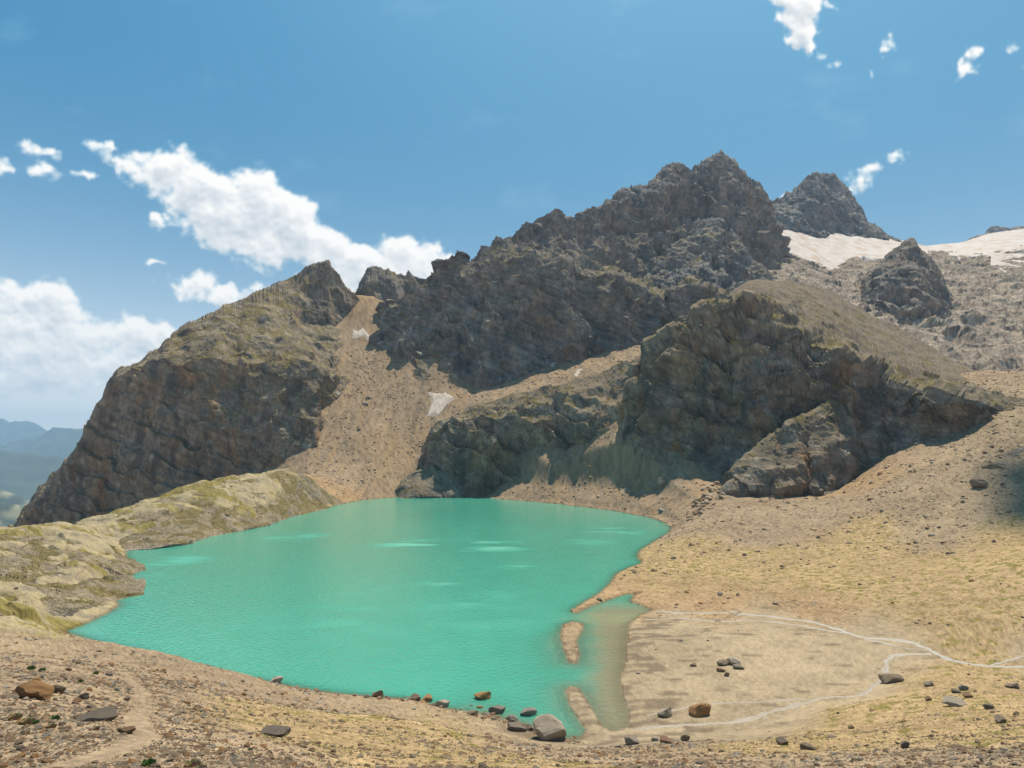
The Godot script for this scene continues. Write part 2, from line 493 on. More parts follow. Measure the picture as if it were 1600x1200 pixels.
# sixteen rows of the ground
func ground_strip(strip: int) -> void:
	var pos := PackedVector3Array()
	var col := PackedColorArray()
	var W := GU + 1
	for j in range(strip * 16, mini(strip * 16 + 16, GL + 1)):
		var d := row_distance(j)
		var cj := mini(j / STEP, ch - 2)
		var fj := float(j) / STEP - cj
		for i in W:
			var u := U0 + (U1 - U0) * float(i) / GU
			var ci := mini(i / STEP, cw - 2)
			var fi := float(i) / STEP - ci
			var c0 := cj * cw + ci
			var g := lerpf(lerpf(coarse[c0], coarse[c0 + 1], fi), lerpf(coarse[c0 + cw], coarse[c0 + cw + 1], fi), fj)
			var s := lerpf(lerpf(sd[c0], sd[c0 + 1], fi), lerpf(sd[c0 + cw], sd[c0 + cw + 1], fi), fj)
			var x := u * d
			var z := -d
			if absf(s) < 30.0 and d > 120.0 and d < 900.0:
				s = shore_distance(Vector2(x, z))
			var b0 := c0 * TONES.size()
			var bx := TONES.size()
			var by := cw * bx
			var k := PackedFloat32Array()
			k.resize(bx)
			for t in bx:
				k[t] = lerpf(lerpf(g_kind[b0 + t], g_kind[b0 + bx + t], fi), lerpf(g_kind[b0 + by + t], g_kind[b0 + by + bx + t], fi), fj)
			var h := g * d + baseline(d)
			# relief of each kind of ground
			var near := clampf(d / 60.0, 0.15, 1.0)
			var hum := n_hum.get_noise_2d(x, z)
			var gr := n_ground.get_noise_2d(x, z)
			var rough := k[0] * 0.5 + k[1] * 0.35 + k[2] * 0.03 + k[4] * 0.5 + k[5] * 0.7
			var up := 0.0
			var slab := 0.0
			if k[3] > 0.02:
				var wx := n_warp.get_noise_2d(x, z) * 10.0
				slab = n_cell.get_noise_3d(x * 0.9 + z * 0.35 + wx, 0.0, z * 1.25 - x * 0.2 + wx)
				var slab2 := n_cell2.get_noise_3d(x * 0.7 + z * 0.3 + wx * 0.5, 5.0, z * 1.3 - x * 0.2)
				up += k[3] * (slab * 1.4 + slab2 * 0.7 + n_rib.get_noise_3d(x * 0.5, 7.0, z * 0.9) * 1.7 + n_fine.get_noise_3d(x, 3.0, z * 1.5) * 0.8 + hum * 2.5) * smoothstep(0.0, 10.0, absf(s))
			up += rough * near * (hum * 1.6 + gr * 0.7) * smoothstep(0.0, 12.0, absf(s))
			if d > 560.0:
				up += (k[0] + k[4]) * (n_rib.get_noise_3d(x * 0.8, 0.0, z * 0.12) * 2.2)
			h += up
			if s < 0.0:
				h = maxf(-6.0, s * lerpf(0.2, 0.05, smoothstep(0.15, 0.5, k[2])) - 0.1 * smoothstep(0.0, -6.0, s))
			elif s < 60.0:
				var shelf := 0.05 + 0.12 * minf(s, 3.0) + 0.03 * s if k[2] > 0.4 else 0.08 + 0.22 * minf(s, 3.0) + 0.05 * s
				shelf = lerpf(shelf, -500.0, smoothstep(35.0, 60.0, s) ** 4) if k[2] < 0.4 else shelf * smoothstep(60.0, 30.0, s)
				if d > 500.0 and k[3] < 0.5:
					h = minf(h, 0.4 + 0.6 * s + 0.06 * pow(maxf(0.0, s - 28.0), 2.0))
				h = maxf(h, shelf) if s > 10.0 else lerpf(shelf, maxf(h, shelf), s / 10.0)
			pos.append(Vector3(x, h, z))
			# what it is made of
			col.append(ground_color(x, h, z, d, k, s, hum, gr))
	strips[strip] = [pos, col]

func ground_color(x: float, h: float, z: float, d: float, k: PackedFloat32Array, s: float, hum: float, gr: float) -> Color:
	var r := 0.0
	var g := 0.0
	var b := 0.0
	for t in TONES.size():
		r += k[t] * TONES[t][0]
		g += k[t] * TONES[t][1]
		b += k[t] * TONES[t][2]
	var c := Color(r, g, b)
	var tone := n_tone.get_noise_2d(x, z)
	var t2 := n_tone2.get_noise_2d(x, z)
	var sp := n_speck.get_noise_2d(x * 1.3, z * 1.3)
	var peb := n_pebble.get_noise_2d(x, z)
	c = c * (1.0 + 0.22 * tone + 0.20 * t2 + 0.26 * sp + 0.45 * peb * (1.0 - 0.8 * k[2]))
	var scree := k[0] + k[4]
	if d > 560.0 and scree > 0.1:
		var streak := n_tone2.get_noise_2d(x * 1.6, z * 0.09)
		c = c.lerp(Color(.40, .26, .13), clampf(scree * streak * 0.9, 0.0, 0.6))
		c = c.lerp(Color(.21, .165, .12), clampf(-scree * streak * 0.8, 0.0, 0.6))
	# turf in the hollows of the worn rock, tufts on the gravel
	if k[3] > 0.15:
		var turf := smoothstep(0.0, 0.10, t2 * 0.5 + tone * 0.9 + gr * 0.30 - hum * 0.5 - 0.02)
		var rock := Color(.37, .305, .185) * (1.0 + 0.35 * n_fine.get_noise_2d(x * 0.7, z * 1.2) + 0.3 * sp)
		rock = rock.lerp(Color(.235, .21, .17), clampf(n_tone2.get_noise_2d(x * 0.9 + 40.0, z * 1.6) * 1.8 - 0.1, 0.0, 0.75))
		c = c.lerp(rock, clampf(k[3] * 1.4, 0.0, 1.0) * 0.85)
		c = c.lerp(Color(.225, .185, .055) * (1.0 + 0.5 * sp + 0.4 * gr), turf * clampf(k[3] * 1.3, 0.0, 1.0) * 0.9)
	if k[1] > 0.15:
		var tuft := smoothstep(0.26, 0.36, n_tone2.get_noise_2d(x * 2.2 + 31.0, z * 3.4) + 0.28 * tone + 0.1 * sp)
		c = c.lerp(Color(.205, .180, .040), tuft * clampf(k[1] * 1.5, 0.0, 1.0) * 0.8)
	if k[2] > 0.2 and s > 0.0:
		var wet := smoothstep(0.05, 0.34, 0.45 * n_rib.get_noise_2d(x * 0.8, z * 1.7) - 0.1 + 0.7 * n_tone2.get_noise_2d(x * 0.9 + 60.0, z * 2.6) + 0.5 * n_ground.get_noise_2d(x * 0.35, z * 1.1) + 0.42 * smoothstep(30.0, 3.0, s) - 0.28)
		c = c.lerp(Color(.19, .145, .10), wet * clampf(k[2] * 1.4, 0.0, 1.0) * 0.8)
	if s < (1.1 if k[2] < 0.3 else 0.4) + 0.5 * t2 and s > -3.0:
		c = c * (0.62 + 0.14 * peb)          # wet gravel along the water
	c = c * 1.52
	c.a = 1.0
	return c

func solve_spline(p: PackedVector2Array, v: PackedFloat64Array) -> PackedFloat64Array:
	var n := p.size()
	var m := n + 3
	var a: Array[PackedFloat64Array] = []
	for i in m:
		var row := PackedFloat64Array()
		row.resize(m + 1)
		if i < n:
			for j in n:
				row[j] = kernel(p[i], p[j]) if i != j else 0.004
			row[n] = 1.0
			row[n + 1] = p[i].x
			row[n + 2] = p[i].y
			row[m] = v[i]
		else:
			for j in n:
				row[j] = 1.0 if i == n else (p[j].x if i == n + 1 else p[j].y)
		a.append(row)
	for i in m:
		var best := i
		for r in range(i + 1, m):
			if absf(a[r][i]) > absf(a[best][i]):
				best = r
		var t := a[i]
		a[i] = a[best]
		a[best] = t
		var ri := a[i]
		var piv := ri[i]
		for r in range(i + 1, m):
			var rr := a[r]
			var f := rr[i] / piv
			if f == 0.0:
				continue
			for c in range(i, m + 1):
				rr[c] -= f * ri[c]
			a[r] = rr
	var x := PackedFloat64Array()
	x.resize(m)
	for i in range(m - 1, -1, -1):
		var sum := a[i][m]
		for c in range(i + 1, m):
			sum -= a[i][c] * x[c]
		x[i] = sum / a[i][i]
	return x

# metres from the shore: positive on land, negative in the water
func shore_distance(p: Vector2) -> float:
	var best := 1e18
	var inside := false
	for poly: PackedVector2Array in [shore, island]:
		var n := poly.size()
		var a := poly[n - 1]
		for b in poly:
			var ab := b - a
			var ap := p - a
			var t := clampf(ap.dot(ab) / ab.length_squared(), 0.0, 1.0)
			best = minf(best, (ap - ab * t).length_squared())
			if (a.y > p.y) != (b.y > p.y) and p.x < (b.x - a.x) * (p.y - a.y) / (b.y - a.y) + a.x:
				inside = not inside
			a = b
	return -sqrt(best) if inside else sqrt(best)

func ground_height(x: float, z: float) -> float:
	var d := clampf(-z, D0, D1 - 1.0)
	var fi := clampf((x / d - U0) / (U1 - U0) * GU, 0.0, GU - 0.001)
	var fj := clampf(distance_row(d), 0.0, GL - 0.001)
	var i := int(fi)
	var j := int(fj)
	var k := j * (GU + 1) + i
	fi -= i
	fj -= j
	return lerpf(lerpf(g_h[k], g_h[k + 1], fi), lerpf(g_h[k + GU + 1], g_h[k + GU + 2], fi), fj)

func grid_arrays(pos: PackedVector3Array, col: PackedColorArray, W: int, H: int, smooth: bool) -> Array:
	var idx := PackedInt32Array()
	idx.resize((W - 1) * (H - 1) * 6)
	var k := 0
	for j in H - 1:
		for i in W - 1:
			var a := j * W + i
			idx[k] = a
			idx[k + 1] = a + W
			idx[k + 2] = a + 1
			idx[k + 3] = a + 1
			idx[k + 4] = a + W
			idx[k + 5] = a + W + 1
			k += 6
	var arr := []
	arr.resize(Mesh.ARRAY_MAX)
	arr[Mesh.ARRAY_VERTEX] = pos
	arr[Mesh.ARRAY_COLOR] = col
	arr[Mesh.ARRAY_INDEX] = idx
	if smooth:
		arr[Mesh.ARRAY_NORMAL] = grid_normals(pos, W, H)
	return arr

func grid_mesh(pos: PackedVector3Array, col: PackedColorArray, W: int, H: int, smooth: bool) -> ArrayMesh:
	var m := ArrayMesh.new()
	m.add_surface_from_arrays(Mesh.PRIMITIVE_TRIANGLES, grid_arrays(pos, col, W, H, smooth))
	return m

# normals of a grid whose rows run from near to far and columns from left to right: they face up and towards the camera
func grid_normals(pos: PackedVector3Array, W: int, H: int) -> PackedVector3Array:
	var out := PackedVector3Array()
	out.resize(W * H)
	for j in H:
		var j0 := maxi(j - 1, 0) * W
		var j1 := mini(j + 1, H - 1) * W
		for i in W:
			var du := pos[j * W + mini(i + 1, W - 1)] - pos[j * W + maxi(i - 1, 0)]
			var dv := pos[j1 + i] - pos[j0 + i]
			out[j * W + i] = du.cross(dv).normalized()
	return out

# ------------------------------------------------------------------ water
func build_water() -> void:
	var lo := Vector2(1e9, 1e9)
	var hi := -lo
	for p in shore:
		lo = lo.min(p)
		hi = hi.max(p)
	lo -= Vector2(8, 8)
	hi += Vector2(8, 8)
	var cell := 2.5
	var W := int((hi.x - lo.x) / cell) + 1
	var H := int((hi.y - lo.y) / cell) + 1
	var st := PackedVector3Array()
	var uv := PackedVector2Array()
	var col := PackedColorArray()
	var nor := PackedVector3Array()
	var ids := PackedInt32Array()
	ids.resize(W * H)
	ids.fill(-1)
	for j in H:
		for i in W:
			var p := lo + Vector2(i, j) * cell
			# only where the ground lies under water, and a little beyond
			var keep := false
			for o: Vector2 in [Vector2.ZERO, Vector2(6, 0), Vector2(-6, 0), Vector2(0, 6), Vector2(0, -6)]:
				if ground_height(p.x + o.x, p.y + o.y) < 0.0 and Geometry2D.is_point_in_polygon(p + o, shore):
					keep = true
					break
			if not keep:
				continue
			ids[j * W + i] = st.size()
			st.append(Vector3(p.x, 0, p.y))
			uv.append((p - lo) / (hi - lo))
			nor.append(Vector3.UP)
			col.append(water_color(p))
	var idx := PackedInt32Array()
	for j in H - 1:
		for i in W - 1:
			var a := ids[j * W + i]
			var b := ids[j * W + i + 1]
			var c := ids[(j + 1) * W + i]
			var d := ids[(j + 1) * W + i + 1]
			if a < 0 or b < 0 or c < 0 or d < 0:
				continue
			idx.append_array([a, b, c, b, d, c])
	var arr := []
	arr.resize(Mesh.ARRAY_MAX)
	arr[Mesh.ARRAY_VERTEX] = st
	arr[Mesh.ARRAY_NORMAL] = nor
	arr[Mesh.ARRAY_TEX_UV] = uv
	arr[Mesh.ARRAY_COLOR] = col
	arr[Mesh.ARRAY_INDEX] = idx
	var m := ArrayMesh.new()
	m.add_surface_from_arrays(Mesh.PRIMITIVE_TRIANGLES, arr)
	# waves: short crests that run across the wind, and squalls that roughen the surface here and there
	var wave := noise(45, 1.0, 3, FastNoiseLite.TYPE_SIMPLEX_SMOOTH, FastNoiseLite.FRACTAL_FBM, 0.5)
	wave.frequency = 0.16
	var rows := Image.create_empty(2048, 2048, false, Image.FORMAT_L8)
	var a1 := wave.get_image(1024, 2048, false, false, true)
	a1.resize(2048, 2048, Image.INTERPOLATE_CUBIC)
	rows.copy_from(a1)
	m_water.heightmap_enabled = true
	m_water.heightmap_texture = ImageTexture.create_from_image(rows)
	m_water.heightmap_scale = 22.0
	var rough := PackedByteArray()
	rough.resize(320 * 320)
	var spots := []
	for q in SQUALLS:
		var c := level(q[0], q[1])
		var e := level(q[0] + q[2], q[1])
		var f := level(q[0], q[1] + q[3])
		spots.append([Vector2(c.x, c.z), absf(e.x - c.x), absf(f.z - c.z), q[4]])
	for j in 320:
		for i in 320:
			var p := lo + Vector2(i + 0.5, j + 0.5) / 320.0 * (hi - lo)
			var n := n_tone.get_noise_2d(p.x * 0.8, p.y * 0.35) + 0.5 * n_tone2.get_noise_2d(p.x * 0.35, p.y * 1.1)
			var n2 := n_tone2.get_noise_2d(p.x * 0.22, p.y * 0.75) + 0.6 * n_tone.get_noise_2d(p.x, p.y * 1.6)
			var r := 0.13 + 0.05 * n
			for q in spots:
				var dv: Vector2 = p - q[0]
				var e: float = (dv.x / q[1]) ** 2 + (dv.y / q[2]) ** 2
				if e < 3.0:
					r += q[3] * pow(1.0 - e / 3.0, 2.0) * clampf(0.4 + 2.3 * n2, 0.0, 1.4)
			rough[j * 320 + i] = int(clampf(r, 0.0, 1.0) * 255.0)
	m_water.roughness = 1.0
	m_water.roughness_texture = ImageTexture.create_from_image(Image.create_from_data(320, 320, false, Image.FORMAT_L8, rough))
	put("lake", m, m_water, "milky turquoise glacier lake rippled by wind below the cliffs", "lake", "", "structure")

# squalls on the water: [px, py, half width, half height, roughness]
const SQUALLS := [[730, 853, 110, 8, .34], [640, 848, 50, 5, .3], [750, 930, 40, 14, .26], [705, 912, 40, 8, .22], [450, 838, 55, 5, .24], [275, 875, 45, 9, .26], [255, 898, 22, 3, .2], [310, 910, 38, 3, .2], [960, 830, 40, 6, .24], [815, 886, 30, 5, .24], [900, 843, 60, 9, .18], [480, 975, 120, 40, .12], [700, 965, 160, 30, .12]]

func water_color(p: Vector2) -> Color:
	var milk := Color(.062, .300, .212)
	# silt that the stream brings in, spreading from its mouth past the bars
	var q := Vector2(p.x / -p.y * F + 800.0, -p.y)
	var n := n_tone2.get_noise_2d(p.x, p.y) * 0.6 + n_tone.get_noise_2d(p.x, p.y) * 0.5
	var t := smoothstep(888.0, 948.0, q.x + n * 22.0) * smoothstep(140.0, 160.0, q.y) * smoothstep(300.0, 265.0, q.y)
	var c := milk.lerp(Color(.23, .19, .11), t * 0.9)
	var plume := smoothstep(850.0, 950.0, q.x + n * 30.0) * smoothstep(12.0, 2.0, absf(q.y - 261.0 - n * 4.0))
	c = c.lerp(Color(.23, .25, .14), plume * 0.7)
	# how much of the bed shows through
	var deep := maxf(0.0, -ground_height(p.x, p.y))
	c = c * (1.0 + 0.10 * n)
	c = c.lerp(Color(.060, .290, .205), clampf(n_wide.get_noise_2d(p.x * 1.1 + 300.0, p.y * 0.7) * 1.8 + 0.2, 0.0, 0.8) * (1.0 - t))
	c.a = clampf(1.0 - exp(-(deep + 0.12) * (2.6 + 3.0 * t)), 0.0, 1.0)
	return c

# ------------------------------------------------------------------ mountains
# A massif is a sheet laid through profile lines that run across it, from behind its crest down to its foot.
# Each line: {p: [[px, py, distance] ...], a: relief in metres, g: turf, s: scree, o: rust, n: pale, cells: rows to the next line}
var jobs := []
var built := []

func massif(called: String, label: String, lines: Array, nu: int, seed_shift: float, grain := 1.0) -> void:
	jobs.append([called, label, lines, nu, seed_shift, grain])

# all massifs are computed at once, one to a thread
func finish_massifs() -> void:
	built.resize(jobs.size())
	var group := WorkerThreadPool.add_group_task(compute_massif, jobs.size(), -1, true)
	WorkerThreadPool.wait_for_group_task_completion(group)
	for i in jobs.size():
		var m := ArrayMesh.new()
		m.add_surface_from_arrays(Mesh.PRIMITIVE_TRIANGLES, built[i])
		put(jobs[i][0], m, m_rock, jobs[i][1], "mountain", "", "structure")

func compute_massif(job: int) -> void:
	var lines: Array = jobs[job][2]
	var nu: int = jobs[job][3]
	var seed_shift: float = jobs[job][4]
	var grain: float = jobs[job][5]
	var x0: float = lines[0].p[0][0]
	var x1: float = lines[0].p[-1][0]
	var W := nu + 1
	var H := 1
	for l in lines.slice(0, -1):
		H += l.cells
	var base := PackedVector3Array()
	base.resize(W * H)
	var attr := PackedFloat32Array()      # relief, turf, scree, rust, pale
	attr.resize(H * 6)
	var keys := ["a", "g", "s", "o", "n", "c"]
	# positions along each line
	var rows := []
	for l in lines:
		var r := PackedVector3Array()
		r.resize(W)
		var seg := 0
		for i in W:
			var px := x0 + (x1 - x0) * i / nu
			while seg < l.p.size() - 2 and px > l.p[seg + 1][0]:
				seg += 1
			var a: Array = l.p[seg]
			var b: Array = l.p[seg + 1]
			var t := clampf((px - a[0]) / (b[0] - a[0]), 0.0, 1.0)
			r[i] = at(px, lerpf(a[1], b[1], t), lerpf(a[2], b[2], t))
			if l.has("j"):
				r[i].y += l.j * (n_fine.get_noise_2d(px * 0.8, seed_shift) + 0.6 * n_fine.get_noise_2d(px * 2.3, seed_shift + 50.0))
		rows.append(r)
	var j := 0
	for k in lines.size() - 1:
		var n: int = lines[k].cells
		var last := k == lines.size() - 2
		for s in n + (1 if last else 0):
			var t := float(s) / n
			for q in 6:
				attr[j * 6 + q] = lerpf(lines[k].get(keys[q], 0.0), lines[k + 1].get(keys[q], 0.0), t)
			var ra: PackedVector3Array = rows[k]
			var rb: PackedVector3Array = rows[k + 1]
			for i in W:
				base[j * W + i] = ra[i].lerp(rb[i], t)
			j += 1
	# rows run downwards here; turn them so that they run from the foot up
	base = flip_rows(base, W, H)
	var att := PackedFloat32Array()
	for r in range(H - 1, -1, -1):
		for q in 6:
			att.append(attr[r * 6 + q])
	var nor := grid_normals(base, W, H)
	nor = smooth_normals(nor, W, H)
	var pos := PackedVector3Array()
	pos.resize(W * H)
	var relief := PackedFloat32Array()
	relief.resize(W * H)
	for r in H:
		var amp := att[r * 6]
		for i in W:
			var k := r * W + i
			var p := base[k]
			var v := rock_relief((p + Vector3(seed_shift, 0, 0)) * grain)
			relief[k] = v
			pos[k] = p + nor[k] * (v * amp * 1.9)
	var nn := grid_normals(pos, W, H)
	var col := PackedColorArray()
	col.resize(W * H)
	for r in H:
		for i in W:
			var k := r * W + i
			col[k] = rock_color(pos[k], nn[k], relief[k], att[r * 6 + 1], att[r * 6 + 2], att[r * 6 + 3], att[r * 6 + 4], att[r * 6 + 5])
	built[job] = grid_arrays(pos, col, W, H, false)

func flip_rows(a: PackedVector3Array, W: int, H: int) -> PackedVector3Array:
	var out := PackedVector3Array()
	for r in range(H - 1, -1, -1):
		out.append_array(a.slice(r * W, (r + 1) * W))
	return out

func smooth_normals(n: PackedVector3Array, W: int, H: int) -> PackedVector3Array:
	var out := PackedVector3Array()
	out.resize(W * H)
	for j in H:
		for i in W:
			var s := n[j * W + i] * 2.0
			s += n[maxi(j - 6, 0) * W + i] + n[mini(j + 6, H - 1) * W + i] + n[j * W + maxi(i - 6, 0)] + n[j * W + mini(i + 6, W - 1)]
			out[j * W + i] = s.normalized()
	return out

# about -1 to 1: gullies and ribs that run down the faces, joint-bounded blocks, tilted beds
func rock_relief(p: Vector3) -> float:
	var w := n_warp.get_noise_3dv(p)
	var w2 := n_tone2.get_noise_3dv(p)
	var q := Vector3(p.x + w * 16.0, p.y * 0.34 + w * 6.0, p.z + w * 16.0)
	var v := n_ridge.get_noise_3dv(q) * 0.95
	v += n_butt.get_noise_3d(q.x, p.y * 0.16, q.z) * 0.55
	v += n_rib.get_noise_3d(q.x, p.y * 0.42, q.z) * 0.20
	v += n_cell.get_noise_3d(p.x + p.y * 0.25 + w2 * 5.0, p.y * 0.42, p.z + w2 * 5.0) * 0.14
	v += n_cell2.get_noise_3d(p.x + p.y * 0.3 + w2 * 3.0, p.y * 0.6 - p.x * 0.15, p.z + w2 * 3.0) * 0.03
	v += n_fine.get_noise_3dv(p) * 0.045
	var bed := (p.y * 0.92 + p.x * 0.34 + w * 14.0) / 30.0
	bed -= floorf(bed)
	v += (bed - 0.5) * clampf(0.42 + 1.3 * n_wide.get_noise_3d(p.x * 2.0, p.y * 2.0, p.z * 2.0), 0.05, 0.9)
	bed = (p.y * 0.95 - p.x * 0.22 + w * 8.0 + w2 * 4.0) / 11.0
	bed -= floorf(bed)
	v += (bed - 0.5) * 0.1
	return v - 0.25

func rock_color(p: Vector3, n: Vector3, v: float, turf: float, scree: float, rust: float, pale: float, cool: float) -> Color:
	var tone := n_tone.get_noise_3dv(p)
	var t2 := n_tone2.get_noise_3dv(p)
	var sp := n_speck.get_noise_3dv(p)
	var streak := n_tone.get_noise_3d(p.x * 2.6, p.y * 0.62, p.z * 1.8)
	var block := n_cell2.get_noise_3d(p.x + p.y * 0.3 + t2 * 3.0, p.y * 0.6 - p.x * 0.15, p.z + t2 * 3.0)
	var c := Color(.335, .29, .23)
	c = c.lerp(Color(.36, .265, .175), clampf(0.5 + 1.2 * tone + 0.25 * block, 0.0, 1.0))
	c = c.lerp(Color(.165, .15, .13), clampf(0.05 + 1.9 * streak + 0.3 * block, 0.0, 0.85))
	c = c.lerp(Color(.43, .38, .31), clampf(n_tone2.get_noise_3d(p.x * 0.7 + 90.0, p.y * 0.9, p.z) * 2.2 - 0.3, 0.0, 0.75))
	var beds := n_tone2.get_noise_3d(p.x * 0.3, (p.y * 0.92 + p.x * 0.38) * 1.7, p.z * 0.3)
	c = c * (1.0 + 0.42 * beds)
	c = c.lerp(Color(.15, .135, .12), 0.7 * smoothstep(0.55, 0.85, n_rib.get_noise_3d(p.x * 1.3 + 40.0, p.y * 0.55 + p.x * 0.3, p.z * 1.3)))
	if rust > 0.0:
		c = c.lerp(Color(.42, .20, .075), clampf((n_tone.get_noise_3d(p.x * 2.4 + 400.0, p.y * 0.22, p.z * 1.2) * 2.0 + 0.15 * sp - 0.3) * rust, 0.0, 0.75))
	if pale > 0.0:
		c = c.lerp(Color(.62, .50, .39), clampf(pale * (0.7 + t2 + sp * 0.6 + tone), 0.0, 1.0))
	if cool > 0.0:
		c = c.lerp(Color(.29, .285, .275) * (1.0 + 0.6 * tone + 0.5 * beds), clampf(cool * (0.8 + 0.6 * streak), 0.0, 1.0))
	c = c * (1.0 + 0.32 * t2 + 0.40 * sp + 0.2 * block)
	if scree > 0.0:
		var lies := smoothstep(0.50, 0.66, n.y + 0.12 * t2 + 0.1 * tone) * clampf(scree * 1.6 + t2 * 0.5 - 0.3, 0.0, 1.0)
		var sc := Color(.295, .235, .172) * (1.0 + 0.45 * sp + 0.25 * t2)
		c = c.lerp(sc, lies)
	if turf > 0.0:
		var grows := smoothstep(0.46, 0.64, n.y + 0.25 * t2 + 0.18 * tone) * smoothstep(-0.05, 0.12, n_tone2.get_noise_3d(p.x * 0.8, p.y * 0.8, p.z * 0.8) + 0.5 * tone + turf * 0.5 - 0.42)
		c = c.lerp(Color(.37, .295, .175) * (1.0 + 0.3 * sp), clampf(turf * 0.6 * smoothstep(0.35, 0.6, n.y), 0.0, 1.0))
		c = c.lerp(Color(.235, .190, .068) * (1.0 + 0.5 * sp + 0.3 * t2), clampf(grows, 0.0, 1.0) * 0.8)
	c = c * 1.4
	c.a = 1.0
	return c

func build_mountains() -> void:
	# ice-worn rock that breaks through the turf left of the lake
	massif("rock_knoll", "long ice-worn rock hump with turf strips along the left shore below the tall cliff", [
		{p = [[105, 850, 640], [250, 820, 640], [330, 800, 660], [450, 775, 780], [540, 800, 830]], a = .5, cells = 6},
		{p = [[105, 832, 528], [125, 822, 524], [190, 804, 521], [250, 783, 541], [330, 763, 571], [390, 749, 621], [450, 734, 691], [480, 746, 715], [540, 790, 740]], a = .9, g = 1, n = .4, cells = 34},
		{p = [[105, 850, 480], [190, 832, 470], [250, 818, 490], [350, 797, 535], [420, 782, 595], [460, 772, 650], [490, 782, 690], [540, 800, 715]], a = 1.3, g = 1, n = .4, cells = 34},
		{p = [[105, 885, 430], [198, 859, 421], [240, 856, 426], [290, 849, 442], [330, 833, 489], [380, 827, 512], [420, 819, 544], [450, 806, 602], [490, 800, 650], [540, 800, 690]], a = .9, g = 1, n = .4, cells = 4},
		{p = [[105, 905, 425], [290, 862, 440], [420, 830, 542], [540, 812, 688]], a = .6}], 420, 8100.0, 2.6)
	massif("rock_knoll", "broad ice-worn rock knoll with green turf hollows beside the outlet of the lake", [
		{p = [[-260, 860, 460], [0, 850, 470], [110, 850, 470], [225, 890, 440]], a = .4, cells = 6},
		{p = [[-260, 832, 372], [0, 829, 385], [60, 826, 395], [110, 829, 402], [150, 843, 405], [180, 862, 395], [225, 885, 372]], a = .9, g = 1, n = .4, cells = 36},
		{p = [[-260, 880, 305], [0, 872, 325], [60, 864, 340], [120, 872, 340], [160, 888, 335], [200, 894, 345], [225, 905, 345]], a = 1.0, g = 1, n = .4, cells = 40},
		{p = [[-260, 930, 255], [0, 922, 270], [80, 910, 292], [140, 912, 300], [165, 925, 298], [225, 930, 300]], a = 1.0, g = 1, n = .4, cells = 30},
		{p = [[-260, 978, 208], [0, 962, 226], [60, 950, 248], [110, 953, 258], [145, 946, 272], [170, 944, 281], [225, 948, 290]], a = 1.0, g = 1, n = .4, cells = 4},
		{p = [[-260, 1000, 206], [0, 984, 224], [110, 974, 256], [225, 968, 288]], a = .4}], 400, 8600.0, 2.8)
	# the cliffed mountain left of the notch
	massif("mountain", "mountain with a tall shaded cliff and a sunlit turf back, left of the notch", [
		{p = [[-60, 960, 1250], [13, 880, 1220], [133, 740, 1200], [186, 640, 1180], [270, 590, 1240], [354, 540, 1330], [503, 470, 1400], [580, 540, 1400]], a = 4, cells = 14},
		{p = [[-60, 885, 1100], [13, 828, 1040], [44, 805, 1030], [67, 764, 1020], [101, 734, 1005], [128, 710, 1000], [133, 677, 1000], [145, 653, 1000], [159, 623, 1000], [169, 599, 1000], [186, 574, 1000], [209, 569, 1000], [223, 565, 1010], [236, 550, 1020], [256, 542, 1040], [267, 533, 1055], [270, 520, 1060], [294, 506, 1080], [310, 501, 1100], [354, 479, 1150], [388, 466, 1180], [415, 452, 1200], [445, 439, 1225], [472, 424, 1240], [490, 415, 1250], [503, 412, 1250], [513, 413, 1252], [523, 425, 1255], [540, 451, 1262], [553, 462, 1270], [580, 500, 1300]], j = 3, a = 2.5, g = .3, o = .3, cells = 36},
		{p = [[-60, 890, 1080], [13, 832, 1030], [133, 690, 990], [186, 580, 990], [236, 556, 1000], [270, 532, 1042], [310, 512, 1060], [354, 500, 1080], [415, 488, 1100], [445, 494, 1130], [472, 502, 1172], [500, 512, 1195], [530, 512, 1215], [560, 506, 1262], [580, 520, 1290]], a = 3.5, g = .8, o = .2, cells = 60},
		{p = [[-60, 895, 1040], [13, 838, 1000], [44, 812, 990], [101, 745, 975], [133, 700, 965], [186, 590, 955], [256, 556, 945], [284, 565, 940], [338, 556, 945], [371, 569, 945], [422, 572, 950], [473, 566, 965], [500, 588, 980], [530, 595, 1075], [580, 600, 1190]], a = 5, g = .7, o = .6, cells = 110},
		{p = [[-60, 1000, 1000], [13, 960, 960], [200, 880, 900], [300, 835, 888], [400, 792, 878], [442, 745, 880], [470, 715, 890], [492, 694, 905], [512, 660, 1000], [540, 610, 1110], [580, 580, 1230]], a = 5, o = .8, cells = 14},
		{p = [[-60, 1060, 1000], [13, 1020, 955], [200, 920, 895], [300, 870, 884], [400, 832, 874], [442, 785, 876], [470, 755, 886], [492, 734, 901], [512, 690, 1000], [540, 640, 1110], [580, 610, 1230]], a = 4}], 460, 0.0)
	# the block right of the notch
	massif("rock_tower", "blunt dark rock tower standing between the notch and the main ridge", [
		{p = [[545, 540, 1420], [577, 470, 1420], [615, 470, 1430], [680, 500, 1430]], c = .5, a = 3, cells = 8},
		{p = [[545, 500, 1330], [555, 460, 1330], [568, 437, 1335], [577, 421, 1340], [588, 420, 1345], [602, 424, 1345], [615, 429, 1345], [642, 436, 1350], [656, 446, 1350], [680, 470, 1350]], j = 4, c = .5, a = 2.5, g = .2, cells = 50},
		{p = [[545, 520, 1285], [556, 482, 1290], [568, 512, 1270], [585, 510, 1265], [602, 498, 1275], [640, 490, 1290], [680, 510, 1300]], c = .5, a = 6, o = .5, cells = 10},
		{p = [[545, 560, 1280], [556, 530, 1285], [568, 545, 1262], [602, 530, 1270], [640, 530, 1285], [680, 550, 1295]], c = .5, a = 3}], 130, 300.0)
